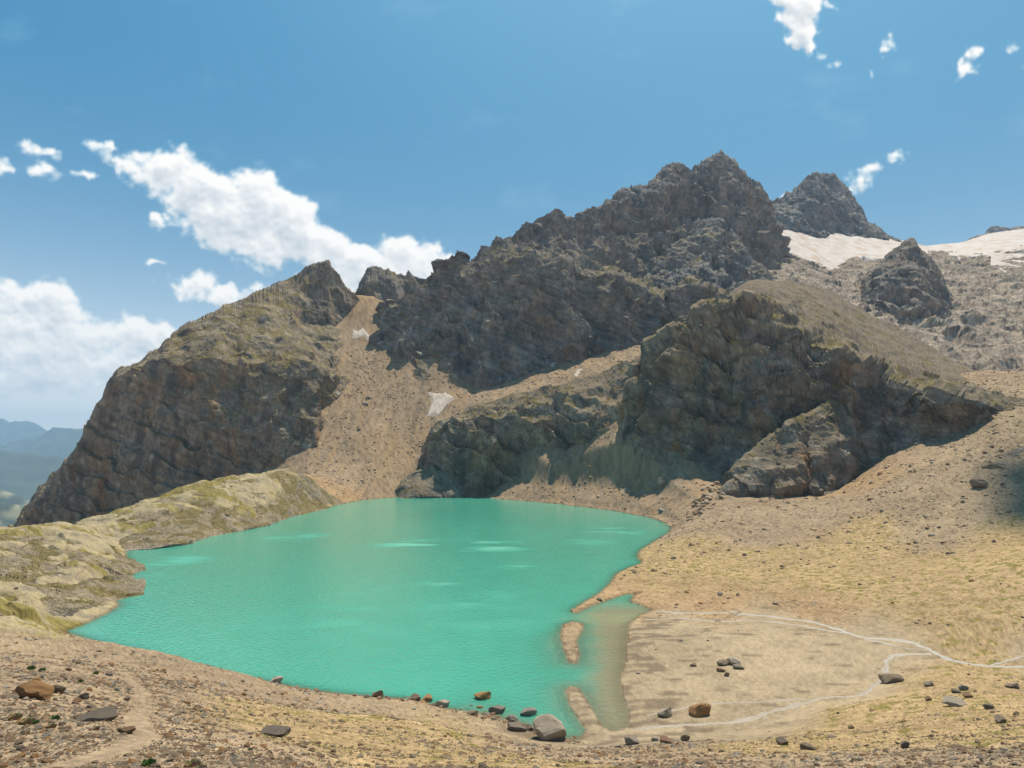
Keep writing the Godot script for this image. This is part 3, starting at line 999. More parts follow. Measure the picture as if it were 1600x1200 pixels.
	# the main ridge and its great wall
	massif("mountain", "highest jagged grey peak with a long ridge and a dark wall below", [
		{p = [[560, 560, 1420], [700, 520, 1400], [860, 470, 1650], [1046, 400, 1950], [1127, 380, 2000], [1191, 400, 2000], [1270, 420, 2050]], c = .7, a = 6, cells = 14},
		{p = [[560, 560, 1330], [609, 490, 1260], [656, 447, 1235], [700, 424, 1205], [740, 411, 1220], [764, 397, 1250], [791, 382, 1300], [830, 362, 1380], [845, 352, 1420], [860, 343, 1450], [884, 341, 1490], [900, 343, 1520], [907, 335, 1540], [933, 327, 1580], [941, 325, 1600], [948, 316, 1610], [965, 301, 1640], [988, 293, 1680], [1008, 293, 1700], [1025, 281, 1720], [1032, 271, 1735], [1046, 258, 1750], [1066, 260, 1760], [1079, 267, 1765], [1101, 254, 1775], [1110, 249, 1780], [1122, 245, 1783], [1127, 238, 1785], [1132, 245, 1786], [1150, 255, 1790], [1164, 271, 1800], [1179, 284, 1810], [1191, 294, 1820], [1197, 306, 1830], [1205, 326, 1840], [1216, 385, 1860], [1270, 480, 1920]], j = 8, c = .7, a = 2.5, s = .3, cells = 40},
		{p = [[560, 562, 1325], [609, 492, 1255], [656, 449, 1230], [700, 427, 1198], [764, 400, 1225], [830, 372, 1310], [860, 362, 1360], [900, 362, 1430], [940, 350, 1500], [965, 335, 1570], [1000, 335, 1600], [1046, 310, 1650], [1075, 318, 1690], [1100, 312, 1700], [1127, 300, 1670], [1150, 312, 1710], [1175, 325, 1720], [1197, 345, 1740], [1212, 400, 1760], [1270, 490, 1850]], c = .7, a = 17, s = .35, cells = 50},
		{p = [[560, 563, 1320], [609, 493, 1250], [656, 450, 1226], [700, 430, 1196], [764, 403, 1205], [828, 386, 1235], [860, 380, 1290], [926, 386, 1380], [961, 378, 1450], [1042, 369, 1590], [1096, 366, 1600], [1150, 362, 1590], [1180, 372, 1600], [1195, 384, 1620], [1212, 424, 1640], [1270, 490, 1700]], c = .7, a = 13, g = .2, s = .6, cells = 44},
		{p = [[560, 566, 1310], [609, 494, 1235], [656, 455, 1218], [700, 436, 1188], [764, 409, 1165], [828, 399, 1165], [860, 401, 1190], [926, 415, 1250], [961, 432, 1360], [1042, 446, 1480], [1076, 440, 1500], [1116, 456, 1500], [1150, 452, 1500], [1195, 434, 1560], [1215, 462, 1570], [1270, 500, 1600]], c = .7, a = 8, g = .4, s = .8, cells = 26},
		{p = [[560, 570, 1290], [609, 497, 1205], [640, 480, 1195], [676, 464, 1180], [734, 440, 1150], [764, 416, 1135], [828, 405, 1130], [862, 408, 1130], [926, 425, 1130], [961, 437, 1135], [1042, 477, 1150], [1076, 445, 1170], [1116, 464, 1180], [1150, 475, 1200], [1270, 480, 1260]], c = .7, a = 9, g = .6, s = .4, cells = 110},
		{p = [[560, 600, 1260], [588, 530, 1180], [605, 548, 1148], [656, 548, 1105], [707, 585, 1065], [730, 615, 1052], [777, 600, 1052], [838, 576, 1058], [869, 570, 1065], [946, 546, 1080], [1029, 538, 1095], [1130, 540, 1130], [1270, 540, 1200]], c = .7, a = 10, o = .25, cells = 12},
		{p = [[560, 650, 1255], [588, 570, 1175], [605, 590, 1143], [656, 590, 1100], [707, 625, 1060], [730, 655, 1047], [777, 640, 1047], [838, 616, 1053], [869, 610, 1060], [946, 586, 1075], [1029, 578, 1090], [1130, 590, 1125], [1270, 590, 1195]], c = .7, a = 4}], 720, 900.0)

	massif("rock_pyramid", "dark triangular buttress leaning on the face of the highest peak", [
		{p = [[1062, 390, 1800], [1127, 320, 1860], [1172, 390, 1800]], c = .8, a = 2, cells = 6},
		{p = [[1062, 376, 1620], [1083, 352, 1640], [1100, 326, 1670], [1115, 308, 1690], [1127, 296, 1700], [1138, 313, 1690], [1150, 338, 1680], [1160, 356, 1660], [1172, 374, 1640]], j = 6, c = .8, a = 3, cells = 40},
		{p = [[1062, 384, 1580], [1100, 374, 1545], [1127, 370, 1540], [1172, 384, 1570]], c = .8, a = 8, cells = 4},
		{p = [[1062, 400, 1575], [1127, 390, 1535], [1172, 400, 1565]], c = .8, a = 3}], 110, 1250.0)
	massif("rock_pyramid", "broad dark triangular face below the highest peak, above the wall", [
		{p = [[952, 470, 1560], [1123, 390, 1640], [1206, 470, 1560]], c = .7, a = 2, cells = 6},
		{p = [[952, 446, 1390], [1000, 418, 1420], [1040, 395, 1450], [1080, 377, 1480], [1110, 366, 1500], [1123, 361, 1505], [1140, 371, 1495], [1165, 394, 1470], [1185, 418, 1440], [1198, 442, 1420], [1206, 470, 1410]], j = 5, c = .7, a = 8, g = .3, cells = 56},
		{p = [[952, 452, 1350], [1000, 450, 1325], [1042, 449, 1310], [1076, 450, 1305], [1116, 463, 1300], [1150, 460, 1310], [1206, 450, 1350]], c = .7, a = 9, cells = 4},
		{p = [[952, 475, 1345], [1076, 475, 1300], [1206, 475, 1345]], c = .7, a = 3}], 260, 1450.0)
	# the lower buttress with the moraine on its back
	massif("cliff", "lower rock step with grassy ledges between the scree cone and the huge cliff", [
		{p = [[668, 741, 995], [684, 711, 979], [800, 660, 1000], [1000, 620, 1000], [1010, 644, 1038]], a = 2, s = 1, cells = 8},
		{p = [[668, 701, 909], [684, 668, 894], [740, 634, 937], [800, 618, 926], [880, 602, 910], [940, 586, 890], [988, 561, 850], [1010, 576, 885]], a = 3, s = .9, g = .5, n = .3, cells = 34},
		{p = [[668, 713, 882], [684, 678, 863], [754, 647, 891], [822, 650, 880], [862, 640, 869], [889, 630, 852], [930, 636, 817], [970, 650, 776], [982, 640, 769], [991, 570, 794], [1010, 586, 772]], a = 6, g = .9, s = .4, n = .5, cells = 24},
		{p = [[668, 719, 904], [684, 683, 883], [754, 650, 863], [822, 660, 852], [862, 652, 841], [889, 640, 824], [930, 652, 789], [970, 682, 748], [982, 672, 741], [991, 572, 766], [1010, 588, 770]], a = 8, g = .7, n = .35, cells = 34},
		{p = [[668, 757, 876], [684, 725, 857], [754, 700, 844], [822, 700, 837], [862, 692, 827], [889, 690, 807], [930, 694, 775], [970, 705, 740], [982, 705, 730], [991, 640, 743], [1010, 663, 744]], a = 9, g = .3, o = .2, cells = 56},
		{p = [[668, 811, 848], [684, 786, 828], [740, 778, 818], [800, 750, 823], [850, 740, 819], [880, 747, 794], [920, 750, 764], [960, 740, 738], [1000, 754, 700], [1010, 785, 732]], a = 5, o = .3, cells = 10},
		{p = [[668, 861, 844], [684, 836, 824], [740, 828, 814], [800, 800, 819], [850, 790, 815], [880, 797, 790], [920, 800, 760], [960, 790, 734], [1000, 804, 696], [1010, 835, 728]], a = 2}], 380, 1700.0)
	massif("cliff", "huge dark shaded cliff above the right shore with a grey moraine hump on top", [
		{p = [[968, 666, 1060], [1000, 620, 1000], [1170, 520, 1050], [1300, 530, 1080], [1480, 620, 980], [1640, 680, 800], [1900, 680, 800]], a = 3, s = 1, cells = 10},
		{p = [[968, 611, 927], [988, 561, 850], [1049, 520, 850], [1096, 487, 860], [1137, 463, 880], [1170, 440, 900], [1231, 441, 920], [1265, 444, 930], [1295, 453, 940], [1350, 487, 930], [1400, 510, 900], [1480, 560, 820], [1560, 605, 720], [1640, 640, 640], [1900, 640, 640]], a = 1.5, s = 1, cells = 46},
		{p = [[968, 689, 812], [970, 650, 837], [982, 640, 802], [991, 570, 803], [1049, 526, 764], [1096, 493, 749], [1125, 478, 740], [1170, 468, 750], [1210, 478, 760], [1250, 496, 760], [1290, 518, 750], [1330, 545, 735], [1380, 575, 705], [1440, 600, 665], [1500, 624, 622], [1570, 640, 580], [1700, 640, 565], [1900, 640, 565]], a = 3.5, g = .3, s = .85, cells = 26},
		{p = [[968, 720, 821], [970, 682, 809], [982, 672, 774], [991, 572, 775], [1049, 528, 736], [1096, 495, 721], [1125, 483, 709], [1170, 479, 693], [1210, 496, 682], [1250, 520, 669], [1290, 545, 658], [1330, 570, 646], [1380, 597, 620], [1440, 616, 593], [1500, 634, 569], [1570, 642, 547], [1700, 640, 560], [1900, 640, 560]], a = 8, g = .85, s = .35, cells = 34},
		{p = [[968, 744, 800], [970, 705, 802], [982, 705, 765], [991, 640, 755], [1049, 620, 709], [1096, 600, 691], [1125, 600, 676], [1170, 605, 659], [1210, 612, 650], [1250, 622, 642], [1290, 640, 634], [1330, 652, 626], [1380, 650, 607], [1440, 655, 584], [1500, 660, 563], [1570, 650, 546], [1700, 645, 553], [1900, 645, 553]], a = 12, g = .25, o = .7, cells = 80},
		{p = [[968, 783, 786], [1000, 754, 696], [1060, 760, 668], [1150, 772, 622], [1240, 772, 608], [1320, 770, 601], [1345, 745, 602], [1400, 720, 582], [1480, 698, 562], [1560, 664, 543], [1700, 650, 534], [1900, 650, 534]], a = 5, o = .7, cells = 12},
		{p = [[968, 833, 782], [1000, 804, 692], [1060, 810, 664], [1150, 822, 618], [1240, 822, 604], [1320, 820, 597], [1345, 795, 598], [1400, 770, 578], [1480, 748, 558], [1560, 714, 539], [1700, 700, 530], [1900, 700, 530]], a = 3}], 640, 1700.0)
	massif("rock_rib", "sunlit rock rib with a cave that leans against the foot of the huge cliff", [
		{p = [[1136, 760, 680], [1202, 690, 680], [1262, 655, 680], [1320, 615, 690], [1340, 660, 690]], a = 2, cells = 12},
		{p = [[1136, 772, 604], [1148, 750, 602], [1175, 716, 603], [1202, 690, 606], [1232, 674, 608], [1262, 658, 612], [1290, 640, 618], [1320, 619, 630], [1330, 650, 632], [1340, 690, 634]], a = 5, g = .8, o = .3, cells = 46},
		{p = [[1136, 785, 585], [1148, 768, 578], [1175, 768, 572], [1210, 768, 570], [1246, 756, 572], [1256, 750, 580], [1262, 752, 580], [1275, 768, 568], [1300, 768, 568], [1322, 766, 572], [1330, 764, 590], [1340, 770, 605]], a = 5, o = .7, cells = 8},
		{p = [[1136, 825, 583], [1210, 808, 567], [1262, 792, 577], [1300, 808, 565], [1340, 810, 602]], a = 2}], 190, 2400.0)
	massif("rock_outcrop", "small dark rock outcrop at the waterline below the scree", [
		{p = [[618, 790, 870], [680, 750, 900], [732, 790, 870]], a = 1, cells = 8},
		{p = [[618, 778, 835], [630, 756, 838], [650, 736, 842], [680, 729, 845], [705, 736, 842], [722, 758, 832], [732, 778, 825]], a = 3, g = .6, cells = 26},
		{p = [[618, 790, 800], [650, 780, 804], [680, 778, 808], [705, 780, 806], [732, 784, 800]], a = 3, cells = 6},
		{p = [[618, 800, 798], [680, 790, 804], [732, 794, 798]], a = 1}], 110, 3100.0)
	massif("rock_rib", "narrow dark rib of rock breaking through the big scree cone", [
		{p = [[488, 660, 1090], [515, 600, 1120], [545, 600, 1130]], a = 1, cells = 6},
		{p = [[488, 670, 985], [500, 650, 990], [508, 622, 1020], [520, 600, 1040], [537, 588, 1052], [545, 596, 1060]], a = 4, g = .4, cells = 22},
		{p = [[488, 690, 960], [500, 662, 972], [510, 640, 985], [525, 622, 1010], [537, 606, 1030], [545, 606, 1050]], a = 3, cells = 5},
		{p = [[488, 710, 955], [510, 660, 980], [545, 626, 1045]], a = 1}], 60, 3600.0)
	massif("rock_outcrop", "broken buttress at the foot of the dark wall above the snow patch", [
		{p = [[572, 610, 1180], [640, 575, 1160], [720, 600, 1150]], a = 1, cells = 6},
		{p = [[572, 594, 1115], [590, 577, 1112], [615, 570, 1104], [640, 563, 1094], [655, 552, 1088], [670, 547, 1084], [700, 552, 1074], [712, 562, 1068], [720, 590, 1060]], a = 4, g = .7, cells = 34},
		{p = [[572, 606, 1085], [609, 608, 1050], [642, 628, 1010], [663, 622, 1015], [696, 620, 1030], [720, 618, 1040]], a = 5, o = .4, cells = 6},
		{p = [[572, 630, 1080], [642, 655, 1005], [720, 640, 1035]], a = 1}], 140, 4100.0)
	# what lies behind: the forefield of the glacier, the second peak, the spur
	massif("mountain_slope", "bare pale rock slope and slabs that the glacier left, below the ice", [
		{p = [[1150, 480, 2300], [1195, 392, 2300], [1300, 385, 2300], [1441, 392, 2300], [1500, 386, 2300], [1600, 362, 2300], [1900, 330, 2300]], a = 2, s = .6, n = .3, cells = 16},
		{p = [[1150, 500, 1750], [1195, 404, 1750], [1265, 411, 1750], [1299, 424, 1720], [1330, 408, 1740], [1376, 410, 1720], [1441, 398, 1750], [1500, 406, 1750], [1600, 402, 1700], [1900, 390, 1700]], a = 4, s = .4, n = .8, cells = 60},
		{p = [[1150, 520, 1350], [1195, 452, 1350], [1300, 452, 1330], [1400, 462, 1350], [1500, 462, 1350], [1600, 452, 1320], [1900, 440, 1300]], a = 6, s = .3, n = .9, cells = 70},
		{p = [[1150, 560, 1050], [1195, 500, 1050], [1300, 500, 1040], [1400, 540, 1020], [1500, 548, 1010], [1600, 536, 980], [1900, 500, 950]], a = 7, s = .25, n = 1.1, cells = 60},
		{p = [[1150, 560, 820], [1300, 560, 830], [1400, 590, 800], [1500, 605, 780], [1600, 610, 740], [1900, 590, 700]], a = 5, s = .4, n = 1.0, cells = 30},
		{p = [[1150, 680, 640], [1300, 660, 640], [1400, 680, 600], [1500, 690, 560], [1600, 655, 540], [1900, 640, 520]], a = 4, s = .9, n = .3}], 460, 5000.0)
	massif("mountain", "second jagged grey peak rising behind the glacier", [
		{p = [[1180, 460, 2500], [1285, 340, 2450], [1410, 440, 2450]], c = .9, a = 5, cells = 10},
		{p = [[1180, 330, 2230], [1205, 314, 2220], [1223, 309, 2220], [1241, 299, 2220], [1257, 282, 2220], [1265, 276, 2220], [1275, 271, 2220], [1285, 275, 2220], [1302, 273, 2220], [1316, 284, 2220], [1332, 304, 2215], [1349, 331, 2210], [1356, 348, 2205], [1373, 355, 2200], [1393, 374, 2190], [1410, 390, 2190]], j = 8, c = .9, a = 2.5, cells = 60},
		{p = [[1180, 352, 2080], [1201, 354, 2080], [1231, 360, 2070], [1265, 369, 2065], [1292, 374, 2060], [1297, 364, 2075], [1332, 371, 2070], [1366, 375, 2070], [1410, 384, 2070]], c = .9, a = 9, cells = 8},
		{p = [[1180, 380, 2075], [1292, 400, 2055], [1410, 405, 2065]], c = .9, a = 3}], 230, 5900.0)
	massif("mountain", "far dark ridge behind the upper snowfield", [
		{p = [[1480, 420, 3300], [1600, 400, 3300], [1900, 400, 3300]], c = .9, a = 3, cells = 6},
		{p = [[1480, 392, 3100], [1504, 380, 3100], [1532, 367, 3100], [1546, 358, 3100], [1600, 355, 3100], [1700, 350, 3100], [1900, 360, 3100]], c = .9, a = 6, cells = 16},
		{p = [[1480, 400, 2950], [1600, 395, 2950], [1900, 395, 2950]], c = .9, a = 4}], 120, 6400.0)
	massif("rock_spur", "slim rock spur with a pointed tip standing in front of the glacier", [
		{p = [[1340, 470, 1450], [1425, 440, 1450], [1530, 560, 1450]], c = .4, a = 2, cells = 10},
		{p = [[1340, 470, 1340], [1356, 428, 1336], [1377, 409, 1330], [1394, 394, 1325], [1414, 382, 1320], [1425, 375, 1320], [1431, 375, 1318], [1433, 383, 1318], [1441, 391, 1316], [1458, 408, 1310], [1472, 435, 1300], [1482, 465, 1290], [1487, 478, 1280], [1493, 488, 1275], [1506, 492, 1270], [1513, 506, 1265], [1518, 524, 1260], [1530, 545, 1250]], j = 5, c = .4, a = 3, s = .3, cells = 70},
		{p = [[1340, 500, 1160], [1397, 510, 1140], [1448, 530, 1130], [1478, 545, 1130], [1500, 530, 1170], [1518, 535, 1190], [1530, 560, 1200]], c = .4, a = 12, n = .2, cells = 8},
		{p = [[1340, 540, 1150], [1448, 570, 1120], [1530, 600, 1190]], c = .4, a = 4}], 220, 6800.0)
	massif("rock_outcrop", "dark layered outcrop at the head of the stony slope beside the cliff", [
		{p = [[1535, 730, 520], [1600, 700, 530], [1720, 690, 530]], a = 1, cells = 6},
		{p = [[1535, 728, 478], [1556, 720, 478], [1575, 706, 480], [1600, 698, 482], [1650, 690, 482], [1720, 690, 482]], a = 2, cells = 20},
		{p = [[1535, 732, 470], [1556, 726, 466], [1580, 738, 462], [1600, 745, 460], [1720, 750, 460]], a = 2, cells = 5},
		{p = [[1535, 750, 468], [1720, 780, 458]], a = 1}], 80, 7300.0)
	finish_massifs()
	# ice and snow
	glacier("glacier", "dirty white glacier tongue spread between the two peaks and the spur", [
		{p = [[1185, 345, 2130], [1201, 349, 2120], [1231, 355, 2110], [1265, 364, 2105], [1292, 366, 2110], [1297, 358, 2130], [1332, 364, 2125], [1366, 368, 2120], [1393, 372, 2110], [1420, 378, 2100], [1450, 385, 2100]], cells = 40},
		{p = [[1185, 372, 1860], [1201, 380, 1840], [1218, 390, 1810], [1265, 409, 1740], [1299, 423, 1690], [1322, 421, 1690], [1333, 401, 1790], [1356, 403, 1770], [1376, 406, 1740], [1390, 402, 1760], [1450, 398, 1780]], cells = 4},
		{p = [[1185, 380, 1850], [1299, 432, 1700], [1450, 410, 1770]], cells = 1}], 150)
	glacier("snow_tongue", "thin dirty snow tongue that hangs down the pale slabs", [
		{p = [[1548, 398, 1735], [1570, 397, 1735], [1600, 396, 1730]], cells = 12},
		{p = [[1548, 415, 1580], [1562, 424, 1510], [1580, 436, 1430], [1600, 420, 1540]], cells = 2},
		{p = [[1548, 422, 1585], [1580, 444, 1435], [1600, 428, 1545]], cells = 1}], 50)
	glacier("snow_tongue", "narrow snow strip on the slabs beside the pointed spur", [
		{p = [[1462, 402, 1745], [1480, 403, 1745], [1500, 402, 1745]], cells = 12},
		{p = [[1462, 418, 1640], [1474, 432, 1520], [1486, 424, 1590], [1500, 410, 1690]], cells = 2},
		{p = [[1462, 426, 1645], [1474, 440, 1525], [1500, 418, 1695]], cells = 1}], 40)
	glacier("snowfield", "smooth white snowfield at the head of the pale slope", [
		{p = [[1425, 386, 2330], [1441, 385, 2330], [1502, 379, 2330], [1520, 373, 2330], [1546, 365, 2330], [1587, 359, 2330], [1640, 355, 2330], [1750, 350, 2330]], cells = 40},
		{p = [[1425, 392, 1900], [1441, 396, 1850], [1465, 409, 1750], [1499, 402, 1780], [1546, 402, 1740], [1575, 394, 1780], [1600, 390, 1800], [1750, 380, 1800]], cells = 4},
		{p = [[1425, 400, 1900], [1465, 416, 1745], [1600, 398, 1790], [1750, 390, 1790]], cells = 1}], 130)

func glacier(called: String, label: String, lines: Array, nu: int) -> void:
	var W := nu + 1
	var H := 1
	for l in lines.slice(0, -1):
		H += l.cells
	var x0: float = lines[0].p[0][0]
	var x1: float = lines[0].p[-1][0]
	var pos := PackedVector3Array()
	for k in lines.size() - 1:
		for s in lines[k].cells + (1 if k == lines.size() - 2 else 0):
			var t: float = float(s) / lines[k].cells
			for i in W:
				var px := x0 + (x1 - x0) * i / nu
				var p := on_line(lines[k].p, px).lerp(on_line(lines[k + 1].p, px), t)
				p.y += n_hum.get_noise_2d(p.x, p.z * 0.5) * 2.5 + n_rib.get_noise_3d(p.x * 0.6, 0, p.z * 0.2) * 1.5
				if k == 1:
					p.z += n_tone2.get_noise_2d(p.x, p.z) * 20.0
				pos.append(p)
	pos = flip_rows(pos, W, H)
	var col := PackedColorArray()
	for p in pos:
		var dirt := clampf(n_tone2.get_noise_2d(p.x * 0.9, p.z * 0.16) * 0.8 + n_tone.get_noise_2d(p.x, p.z) * 0.7 + 0.22, 0.0, 1.0)
		col.append(Color(.47, .43, .40).lerp(Color(.37, .265, .19), dirt))
	put(called, grid_mesh(pos, col, W, H, true), m_snow, label, "glacier", "", "structure")

func on_line(p: Array, px: float) -> Vector3:
	var k := 0
	while k < p.size() - 2 and px > p[k + 1][0]:
		k += 1
	var t := clampf((px - p[k][0]) / (p[k + 1][0] - p[k][0]), 0.0, 1.0)
	return at(px, lerpf(p[k][1], p[k + 1][1], t), lerpf(p[k][2], p[k + 1][2], t))

func build_distance() -> void:
	# ranges beyond the valley on the left, each one a ridge with a slope towards us
	far_range("hill", "farthest mountain range beyond the valley", 30000.0, [[-1500, 660], [-600, 640], [-300, 668], [-60, 655], [0, 657], [30, 654], [70, 668], [140, 672], [260, 690], [500, 700]], 690.0, 5000.0, WOODS)
	far_range("hill", "long mountain range behind the forested hills", 22000.0, [[-1500, 690], [-500, 676], [-200, 700], [0, 694], [40, 684], [101, 667], [135, 670], [180, 690], [300, 720], [500, 740]], 730.0, 4000.0, WOODS)
	far_range("hill", "forested hills across the valley", 13500.0, [[-1500, 720], [-600, 690], [-200, 712], [0, 702], [40, 707], [80, 712], [118, 722], [180, 750], [300, 790], [500, 830]], 790.0, 4200.0, WOODS)
	far_range("hill", "low wooded hills above the valley floor", 8500.0, [[-1500, 770], [-300, 750], [0, 764], [30, 772], [60, 785], [110, 800], [200, 840], [400, 860]], 815.0, 2200.0, WOODS)
	far_range("hill", "green wooded valley side with pale fields", 5800.0, [[-1500, 800], [-300, 770], [0, 776], [25, 782], [54, 792], [80, 812], [140, 840], [300, 870]], 860.0, 1500.0, WOODS)
	var v := ArrayMesh.new()
	var st := SurfaceTool.new()
	st.begin(Mesh.PRIMITIVE_TRIANGLES)
	for q in [[-36000, 400], [6000, 400], [-36000, -36000], [6000, 400], [6000, -36000], [-36000, -36000]]:
		st.set_color(Color(.09, .11, .06))
		st.set_normal(Vector3.UP)
		st.add_vertex(Vector3(q[0], -1250.0, q[1]))
	v = st.commit()
	put("valley_floor", v, m_far, "wide valley floor far below the lake", "valley", "", "structure")

const WOODS := Color(.040, .055, .035)          # every range is wooded alike; the haze does the rest

func far_range(called: String, label: String, d: float, line: Array, foot: float, run: float, c: Color) -> void:
	var W := 241
	var H := 40
	var pos := PackedVector3Array()
	var col := PackedColorArray()
	var x0: float = line[0][0]
	var x1: float = line[-1][0]
	for j in H:
		var t := float(j) / (H - 1)          # 0 the foot, 0.75 the crest, 1 the back
		for i in W:
			var px := x0 + (x1 - x0) * i / (W - 1)
			var k := 0
			while k < line.size() - 2 and px > line[k + 1][0]:
				k += 1
			var f: float = (px - line[k][0]) / (line[k + 1][0] - line[k][0])
			var crest := at(px, lerpf(line[k][1], line[k + 1][1], f), d)
			var q := crest
			if t < 0.75:
				var s := 1.0 - t / 0.75
				q = crest + Vector3(0, 0, run * s)
				q.y = lerpf(crest.y, -1300.0, s) 
			else:
				q = crest + Vector3(0, -(t - 0.75) * 4.0 * run * 0.5, -(t - 0.75) * 4.0 * run)
			var n := n_wide.get_noise_2d(q.x * 0.22, q.z * 0.22) + 0.4 * n_tone.get_noise_2d(q.x * 0.2, q.z * 0.2)
			q.y += n * d * 0.008
			pos.append(q)
			var m := n_tone.get_noise_2d(q.x * 0.15, q.z * 0.15)
			var cc := c * (1.0 + 0.6 * m)
			if d < 10000.0:
				cc = cc.lerp(Color(.26, .24, .13), smoothstep(0.1, 0.2, m + 0.3 * n_tone2.get_noise_2d(q.x * 0.1, q.z * 0.1)) * 0.8)
			cc.a = 1.0
			col.append(cc)
	put(called, grid_mesh(pos, col, W, H, true), m_far, label, "hill", "", "structure")

# ------------------------------------------------------------------ details on the ground
# where the line of sight through a pixel meets the ground
func hit(px: float, py: float) -> Vector3:
	var r := ray(px, py)
	var d := D0 + 0.5
	var last := d
	while d < D1 - 5.0:
		var p := EYE + r * d
		if p.y < ground_height(p.x, p.z):
			break
		last = d
		d *= 1.012
	for k in 14:
		var m := (last + d) / 2.0
		var p := EYE + r * m
		if p.y < ground_height(p.x, p.z):
			d = m
		else:
			last = m
	var q := EYE + r * d
	q.y = ground_height(q.x, q.z)
	return q

func ground_normal(p: Vector3) -> Vector3:
	var e := maxf(0.3, -p.z * 0.006)
	var dx := ground_height(p.x + e, p.z) - ground_height(p.x - e, p.z)
	var dz := ground_height(p.x, p.z + e) - ground_height(p.x, p.z - e)
	return Vector3(-dx, 2.0 * e, -dz).normalized()

# a ribbon of water or trodden earth that follows the ground
func ribbon(called: String, label: String, category: String, line: Array, width: float, lift: float, mat: Material, paint: Callable) -> void:
	var pts := PackedVector3Array()
	for q in line:
		pts.append(hit(q[0], q[1]))
	var curve := Curve3D.new()
	for i in pts.size():
		var t := (pts[mini(i + 1, pts.size() - 1)] - pts[maxi(i - 1, 0)]) / 6.0
		curve.add_point(pts[i], -t, t)
	var n := maxi(8, int(curve.get_baked_length() / (width * 0.35)))
	var pos := PackedVector3Array()
	var col := PackedColorArray()
	var W := 9
	for i in n + 1:
		var o := curve.get_baked_length() * i / n
		var p := curve.sample_baked(o)
		var t := (curve.sample_baked(minf(o + 0.5, curve.get_baked_length())) - curve.sample_baked(maxf(o - 0.5, 0.0)))
		t.y = 0
		var side := t.normalized().cross(Vector3.UP)
		var w := width * (0.75 + 0.6 * n_tone2.get_noise_2d(p.x, p.z) + 0.3 * n_ground.get_noise_2d(p.x, p.z))
		p += side * n_ground.get_noise_2d(p.z, p.x) * width * 0.35
		for k in W:
			var f := k / (W - 1.0) - 0.5
			var q := p + side * f * w
			q.y = ground_height(q.x, q.z) + lift * (1.0 - pow(absf(f) * 2.0, 4.0)) - 0.02
			pos.append(q)
			col.append(paint.call(q, f))
	var m := grid_mesh(pos, col, W, n + 1, true)
	put(called, m, mat, label, category, "", "structure")

func stream_paint(q: Vector3, f: float) -> Color:
	var n := n_ground.get_noise_2d(f * 26.0 + n_hum.get_noise_2d(q.x, q.z) * 9.0, q.x * 0.22 + q.z * 0.1) + 0.4 * n_pebble.get_noise_2d(q.x, q.z)
	var fast := smoothstep(70.0, 115.0, q.x)
	return Color(.235, .19, .135).lerp(Color(.30, .275, .24), clampf(0.1 + n * 1.8 + 0.6 * fast, 0.0, 1.0))

func path_paint(q: Vector3, _f: float) -> Color:
	return Color(.53, .40, .27) * (1.0 + 0.3 * n_pebble.get_noise_2d(q.x, q.z))

func build_details() -> void:
	ribbon("stream", "pale braided glacier stream that runs along the far edge of the mudflat", "stream", [[1660, 1042], [1600, 1042], [1550, 1041], [1500, 1034], [1455, 1017], [1420, 1003], [1380, 998], [1345, 995], [1300, 980], [1250, 969], [1180, 961], [1100, 958], [1040, 956], [1000, 957]], 2.8, 0.12, m_stream, stream_paint)
	ribbon("stream", "narrow stream arm that turns round the flat-topped block and crosses the near mudflat", "stream", [[1455, 1022], [1420, 1022], [1392, 1026], [1384, 1040], [1381, 1057], [1365, 1072], [1345, 1086], [1310, 1089], [1270, 1094], [1230, 1105], [1190, 1117], [1150, 1128], [1100, 1131], [1040, 1135], [990, 1139]], 2.3, 0.10, m_stream, stream_paint)
	ribbon("stream", "thin side arm of the stream between two gravel strips", "stream", [[1450, 1016], [1415, 1013], [1375, 1003], [1350, 999]], 1.6, 0.14, m_stream, stream_paint)
	ribbon("stream", "thin rill that joins the stream from the stony slope", "stream", [[1640, 1015], [1598, 1026], [1570, 1034], [1545, 1040]], 1.5, 0.14, m_stream, stream_paint)
	ribbon("stream", "faint stream strand that wanders over the upper mudflat", "stream", [[1330, 990], [1290, 985], [1240, 976], [1190, 970], [1120, 968], [1060, 966], [1010, 968]], 1.6, 0.10, m_stream, stream_paint)
	ribbon("stream", "faint rill that leaves the narrow stream arm for the mud", "stream", [[1275, 1092], [1240, 1093], [1200, 1096], [1160, 1098], [1110, 1100], [1060, 1108], [1010, 1118]], 1.2, 0.10, m_stream, stream_paint)
	ribbon("path", "thin winding footpath across the turf of the worn knoll", "path", [[164, 867], [150, 874], [136, 881], [128, 892], [108, 906], [95, 915], [91, 925], [73, 936]], 1.3, 0.25, m_ground, path_paint)
	ribbon("path", "sandy footpath through the stones of the near slope", "path", [[90, 1199], [140, 1186], [190, 1171], [226, 1152], [212, 1126], [224, 1102], [222, 1082], [208, 1066], [190, 1045], [170, 1026]], 0.8, 0.03, m_ground, path_paint)
	build_cloud()
	build_snow()
	build_boulders()
	scatter_stones()
	build_plants()

# ------------------------------------------------------------------ snow
func build_snow() -> void:
	snow([[668, 612], [680, 615], [696, 614], [712, 622], [700, 630], [692, 640], [684, 648], [667, 651], [672, 638], [675, 626]], "ragged snow patch in the gully under the dark wall")
	snow([[552, 514], [558, 518], [567, 512], [573, 520], [580, 528], [574, 532], [568, 524], [560, 528], [550, 528]], "small torn snow patch below the notch")
	snow([[858, 571], [866, 563], [872, 565], [864, 574]], "tiny snow patch in the shade at the foot of the wall")
	snow([[896, 586], [904, 576], [910, 577], [901, 589]], "narrow snow sliver in the shade on the upper bench")

